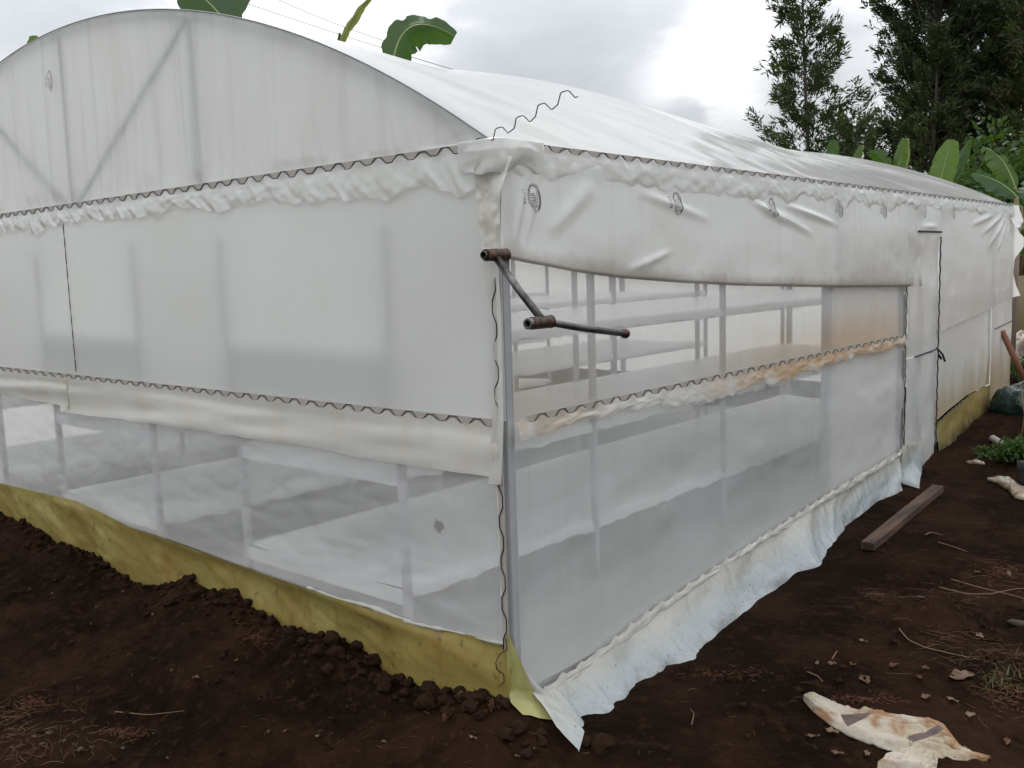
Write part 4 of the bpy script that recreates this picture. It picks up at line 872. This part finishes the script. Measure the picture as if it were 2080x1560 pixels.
def bush(c, rad, n, mat, lab, leaf=(.07, .14), bw=.05, seed=0, name='bush', grp=None, stem=True):
    rr = np.random.default_rng(seed); B = empty(name, (c[0], c[1], c[2]), lab, 'bush', grp); rad = np.array(rad)
    nc = 60; cc = rr.normal(size=(nc, 3)); cc /= np.linalg.norm(cc, axis=1)[:, None]; cc *= (rr.random((nc, 1))**.4)*rad*.85
    cr = .22+.25*rr.random(nc); idx = rr.integers(0, nc, n); d = rr.normal(size=(n, 3)); d /= np.linalg.norm(d, axis=1)[:, None]
    P = cc[idx]+d*(cr[idx]*rr.random(n)**.35)[:, None]*rad.mean()*.75; P[:, 2] += rad[2]
    D = d+np.array([0, 0, .15])+rr.normal(size=(n, 3))*.5
    v, f = rhombs(P, D, bw*(.6+.8*rr.random(n)), leaf[0]+(leaf[1]-leaf[0])*rr.random(n))
    mesh_obj('foliage', v, f, mat, B, False)
    if stem:
        m = MB()
        for k in range(7):
            e = cc[k]*.8+np.array([0, 0, rad[2]]); m.tube([(e[0]*.1, e[1]*.1, -.2), e*.5+np.array([0, 0, -.1]), e], [.04, .03, .012], 6)
        m.build('stem', M_bark, B)
    return B
def bpos(px, depth, z=.45): q = far(px, 600, depth); return (q[0], q[1], z)
bush(bpos(2065, 15.5), (1.1, 1.1, 1.75), 9000, M_bush, 'tall dense green bush rising right of the bright young banana leaf', (.09, .18), .07, 1)
bush(bpos(1985, 17), (1.0, 1.0, 1.5), 8000, M_bush, 'dark rounded bush behind the bright young banana leaf', (.09, .17), .07, 2)
bush(bpos(1880, 18.5), (1.4, 1.2, 1.45), 8000, M_bush, 'low green bush behind the bananas, left of the dark rounded bush', (.09, .17), .06, 3)
bush(bpos(2150, 13), (1.0, 1.0, 1.6), 7000, M_bush, 'dark bush cut by the right edge under the tattered banana', (.09, .16), .06, 4)
bush(bpos(2105, 24), (2.2, 1.2, 1.4), 7000, M_bush, 'dark shaded bush beyond the dirt road at the right edge', (.12, .22), .09, 5)
bush(bpos(1750, 20), (1.4, 1.0, 1.25), 6000, M_bush, 'low dark bush below the slender tree behind the roof', (.09, .17), .06, 6)
# low weeds at the right edge
def weed(px, py, lab, n, rad, mat, seed, lift=.0):
    p = gpt(px, py); bush((p[0], p[1], p[2]+lift), rad, n, mat, lab, (.03, .075), .022, seed, 'weed', None, True)
weed(2062, 935, 'leafy green weed spreading over the soil beside the pipe offcut', 800, (.17, .14, .07), M_weed, 11)
weed(2000, 925, 'small trailing green weed shoot above the whitish scrap', 120, (.10, .08, .02), M_weed, 12)
weed(2078, 775, 'bright weed growing over the green tarp at the right edge', 500, (.18, .18, .14), M_weed, 13)
# far clutter by the end wall
tp = gpt(2062, 845)
def bundle(name, c, rad, mat, lab, cat, seed):
    n, m = 40, 24
    U, V = np.meshgrid(np.linspace(0, 2*np.pi, n), np.linspace(0, np.pi/2*1.15, m), indexing='ij')
    r = 1+.22*vn(U*1.6+seed, V*2.2, seed)+.10*vn(U*4+seed, V*5, seed+1); 
    x = rad[0]*np.cos(U)*np.sin(V)*r; y = rad[1]*np.sin(U)*np.sin(V)*r; z = rad[2]*np.cos(V)*r
    x[-1] = x[0]; y[-1] = y[0]; z[-1] = z[0]
    o = mesh_obj(name, np.stack([x, y, z], -1), gridf(n, m), mat); o.location = (c[0], c[1], c[2]); tag(o, lab, cat)
M_tarp = film('green_tarp', (.004, .022, .019), tl=.05, rough=.35, bump=bp_wr(9, .6, .04))
M_sack = film('pale_sack', (.36, .30, .25), tl=.1, gloss=.3, rough=.5, bump=bp_wr(9, .6, .04))
M_sackp = film('pink_sack', (.36, .20, .16), tl=.1, gloss=.3, rough=.5, bump=bp_wr(9, .6, .04))
bundle('tarp_bundle', gpt(2096, 835, -.03), (.27, .27, .30), M_tarp, 'dark green crumpled tarp bundle on the ground past the end wall', 'tarp', 3)
q = gpt(2052, 775); bundle('sack', (q[0]-.1, q[1]+.9, q[2]-.05), (.55, .5, .42), M_sack, 'pale crumpled sack heaped behind the green tarp bundle', 'sack', 5)
bundle('sack', (q[0]+.45, q[1]+1.2, q[2]), (.5, .5, .52), M_sackp, 'pinkish sack at the right edge beside the pale one', 'sack', 7)
s0 = on(2035, 672, 0, .05); s1 = far(2078, 765, 8.6)
o = MB().tube([(0, 0, 0), (s1-s0)*1.25], .028, 8).build('wooden_stake', M_stake); o.location = tuple(s0); tag(o, 'reddish brown wooden stake leaning against the end wall of the greenhouse', 'stake')
nb_ = gpt(2066, 985)
v = MB(); ring = [(.0, .05), (.05, .056), (.12, .066), (.17, .063)]
P = [(r*math.cos(2*math.pi*j/16)*(1+.06*math.sin(j*2.3+z*40)), r*math.sin(2*math.pi*j/16)*(1+.06*math.cos(j*1.7+z*40)), z) for z, r in ring for j in range(16)]
fsn = [(i*16+j, i*16+(j+1) % 16, i*16+16+(j+1) % 16, i*16+16+j) for i in range(3) for j in range(16)]+[tuple(range(48, 64))]
o = mesh_obj('nursery_bag', P, fsn, pbr('black_polythene', (.012, .012, .014), .45), None); o.location = (nb_[0]+.05, nb_[1]+.05, nb_[2]-.01); tag(o, 'black plastic nursery bag standing on the soil below the leafy weed', 'bag')
o = MB().tube([(0, 0, 0), (.02, .02, .25), (-.02, .03, .5)], [.007, .006, .004], 6).build('bare_stem', M_twig); p = gpt(2072, 905); o.location = tuple(p); tag(o, 'thin bare upright stem in front of the green tarp bundle', 'stem')
tk_ = gpt(2024, 690); o = MB().tube([(0, 0, -.1), (.02, 0, .8), (.03, 0, 1.6)], [.17, .16, .15], 12).build('fibrous_trunk', pbr('fibrous_bark', lambda t: t.mix(t.noise(25, 5, stretch=(1, 1, .15)), (.09, .06, .045), (.26, .20, .16)), .9)); q = far(2028, 640, 9.8); o.location = (q[0], q[1], .4); tag(o, 'pale brown fibrous trunk half hidden behind the end of the greenhouse', 'trunk')
# overhead cables
M_cab = pbr('black_cable', (.03, .03, .03), .6)
def cable(a, b, d0, d1, lab):
    A, B = far(*a, d0), far(*b, d1); t = np.linspace(-.5, 1.25, 40)[:, None]; P = A+(B-A)*t; P[:, 2] -= .12*np.sin(np.pi*np.clip((t[:, 0]+.5)/1.75, 0, 1))-.06
    o = MB().tube(P-P[0], .009, 5).build('power_cable', M_cab); o.location = tuple(P[0]); tag(o, lab, 'cable')
cable((488, 0), (979, 159), 24, 30, 'thin black overhead cable, the lower one, passing behind the broad banana leaf')
cable((572, 0), (776, 82), 26, 29, 'thin black overhead cable, the upper one, ending behind the banana leaf')

# ------------------------------------------------------------------ sky and light
world = bpy.data.worlds.new('World'); scene.world = world; world.use_nodes = True
w = world.node_tree; w.nodes.clear()
def wn(k, **kw):
    n = w.nodes.new(k)
    for a, b in kw.items(): setattr(n, a, b)
    return n
SUN_EL, SUN_AZ = math.radians(52), math.radians(-52)      # azimuth from +Y towards +X
ZEN = 2.3   # an overcast sky is brighter overhead than at the horizon
out = wn('ShaderNodeOutputWorld'); sky = wn('ShaderNodeTexSky', sky_type='NISHITA'); sky.sun_disc = False
sky.sun_elevation = SUN_EL; sky.sun_rotation = SUN_AZ
bg1 = wn('ShaderNodeBackground'); bg1.inputs[1].default_value = .1; w.links.new(sky.outputs[0], bg1.inputs[0])
tc_ = wn('ShaderNodeTexCoord')
def wmath(op, a, b=None, clamp=False):
    n = wn('ShaderNodeMath', operation=op); n.use_clamp = clamp
    for i, x in enumerate((a, b)):
        if x is None: continue
        if isinstance(x, (int, float)): n.inputs[i].default_value = x
        else: w.links.new(x, n.inputs[i])
    return n.outputs[0]
def wnoise(sc, det, off=(0, 0, 0), str_=(1, 1, 2.2)):
    mp = wn('ShaderNodeMapping'); mp.inputs['Scale'].default_value = str_; mp.inputs['Location'].default_value = off; w.links.new(tc_.outputs['Generated'], mp.inputs[0])
    n = wn('ShaderNodeTexNoise'); n.inputs['Scale'].default_value = sc; n.inputs['Detail'].default_value = det; n.inputs['Roughness'].default_value = .55; w.links.new(mp.outputs[0], n.inputs['Vector']); return n.outputs[0]
n1 = wnoise(2.6, 7, (3.1, .4, 1.2)); n2 = wnoise(7, 6, (1.7, 2.2, .3))
val = wmath('ADD', wmath('MULTIPLY', n1, .75), wmath('MULTIPLY', n2, .35))
def blob(px, py, rad, amt):
    global val
    d = ray(px, py); d = d/np.linalg.norm(d)
    vd = wn('ShaderNodeVectorMath', operation='DISTANCE'); vd.inputs[1].default_value = tuple(d); w.links.new(tc_.outputs['Generated'], vd.inputs[0])
    r = wmath('ADD', vd.outputs['Value'], wmath('MULTIPLY', wmath('SUBTRACT', n2, .5), rad*2.6))
    mr = wn('ShaderNodeMapRange'); mr.interpolation_type = 'SMOOTHSTEP'; w.links.new(r, mr.inputs[0]); mr.inputs[1].default_value = rad; mr.inputs[2].default_value = rad*.1; mr.inputs[3].default_value = 0; mr.inputs[4].default_value = amt
    val = wmath('ADD', val, mr.outputs[0])
blob(1470, 112, .085, .24); blob(1345, 168, .07, .18); blob(1400, 150, .05, .10); blob(600, 40, .17, .30); blob(1780, 215, .10, .14); blob(1100, 70, .20, -.10); blob(1720, 50, .11, -.09); blob(1560, 190, .06, -.04); blob(60, 40, .15, -.05); blob(1480, 245, .05, .12)
rp = wn('ShaderNodeValToRGB'); w.links.new(val, rp.inputs[0])
cr = rp.color_ramp; cr.elements[0].position = .36; cr.elements[0].color = (.50, .513, .535, 1); cr.elements[1].position = .80; cr.elements[1].color = (1.10, 1.10, 1.095, 1)
e = cr.elements.new(.56); e.color = (.63, .643, .662, 1)
sx_ = wn('ShaderNodeSeparateXYZ'); w.links.new(tc_.outputs['Generated'], sx_.inputs[0])
bg2 = wn('ShaderNodeBackground'); w.links.new(rp.outputs[0], bg2.inputs[0])
w.links.new(wmath('ADD', wmath('MULTIPLY', wmath('MAXIMUM', sx_.outputs[2], 0.0), ZEN), .345), bg2.inputs[1])
mx = wn('ShaderNodeMixShader'); mx.inputs[0].default_value = .9; w.links.new(bg1.outputs[0], mx.inputs[1]); w.links.new(bg2.outputs[0], mx.inputs[2]); w.links.new(mx.outputs[0], out.inputs[0])
sl = bpy.data.lights.new('sun', 'SUN'); sl.energy = 1.4; sl.angle = math.radians(18); sl.color = (1, .97, .92)
so = bpy.data.objects.new('sun', sl); COL.objects.link(so)
sd = Vector((math.sin(SUN_AZ)*math.cos(SUN_EL), math.cos(SUN_AZ)*math.cos(SUN_EL), math.sin(SUN_EL)))
so.rotation_euler = sd.to_track_quat('Z', 'Y').to_euler(); so.location = (0, 0, 20)
scene.view_settings.view_transform = 'Standard'; scene.view_settings.look = 'None'; scene.view_settings.exposure = .56; scene.view_settings.gamma = 1
cy = scene.cycles
cy.max_bounces = 14; cy.diffuse_bounces = 6; cy.glossy_bounces = 4; cy.transmission_bounces = 10; cy.transparent_max_bounces = 16
cy.sample_clamp_indirect = 6; cy.caustics_reflective = False; cy.caustics_refractive = False
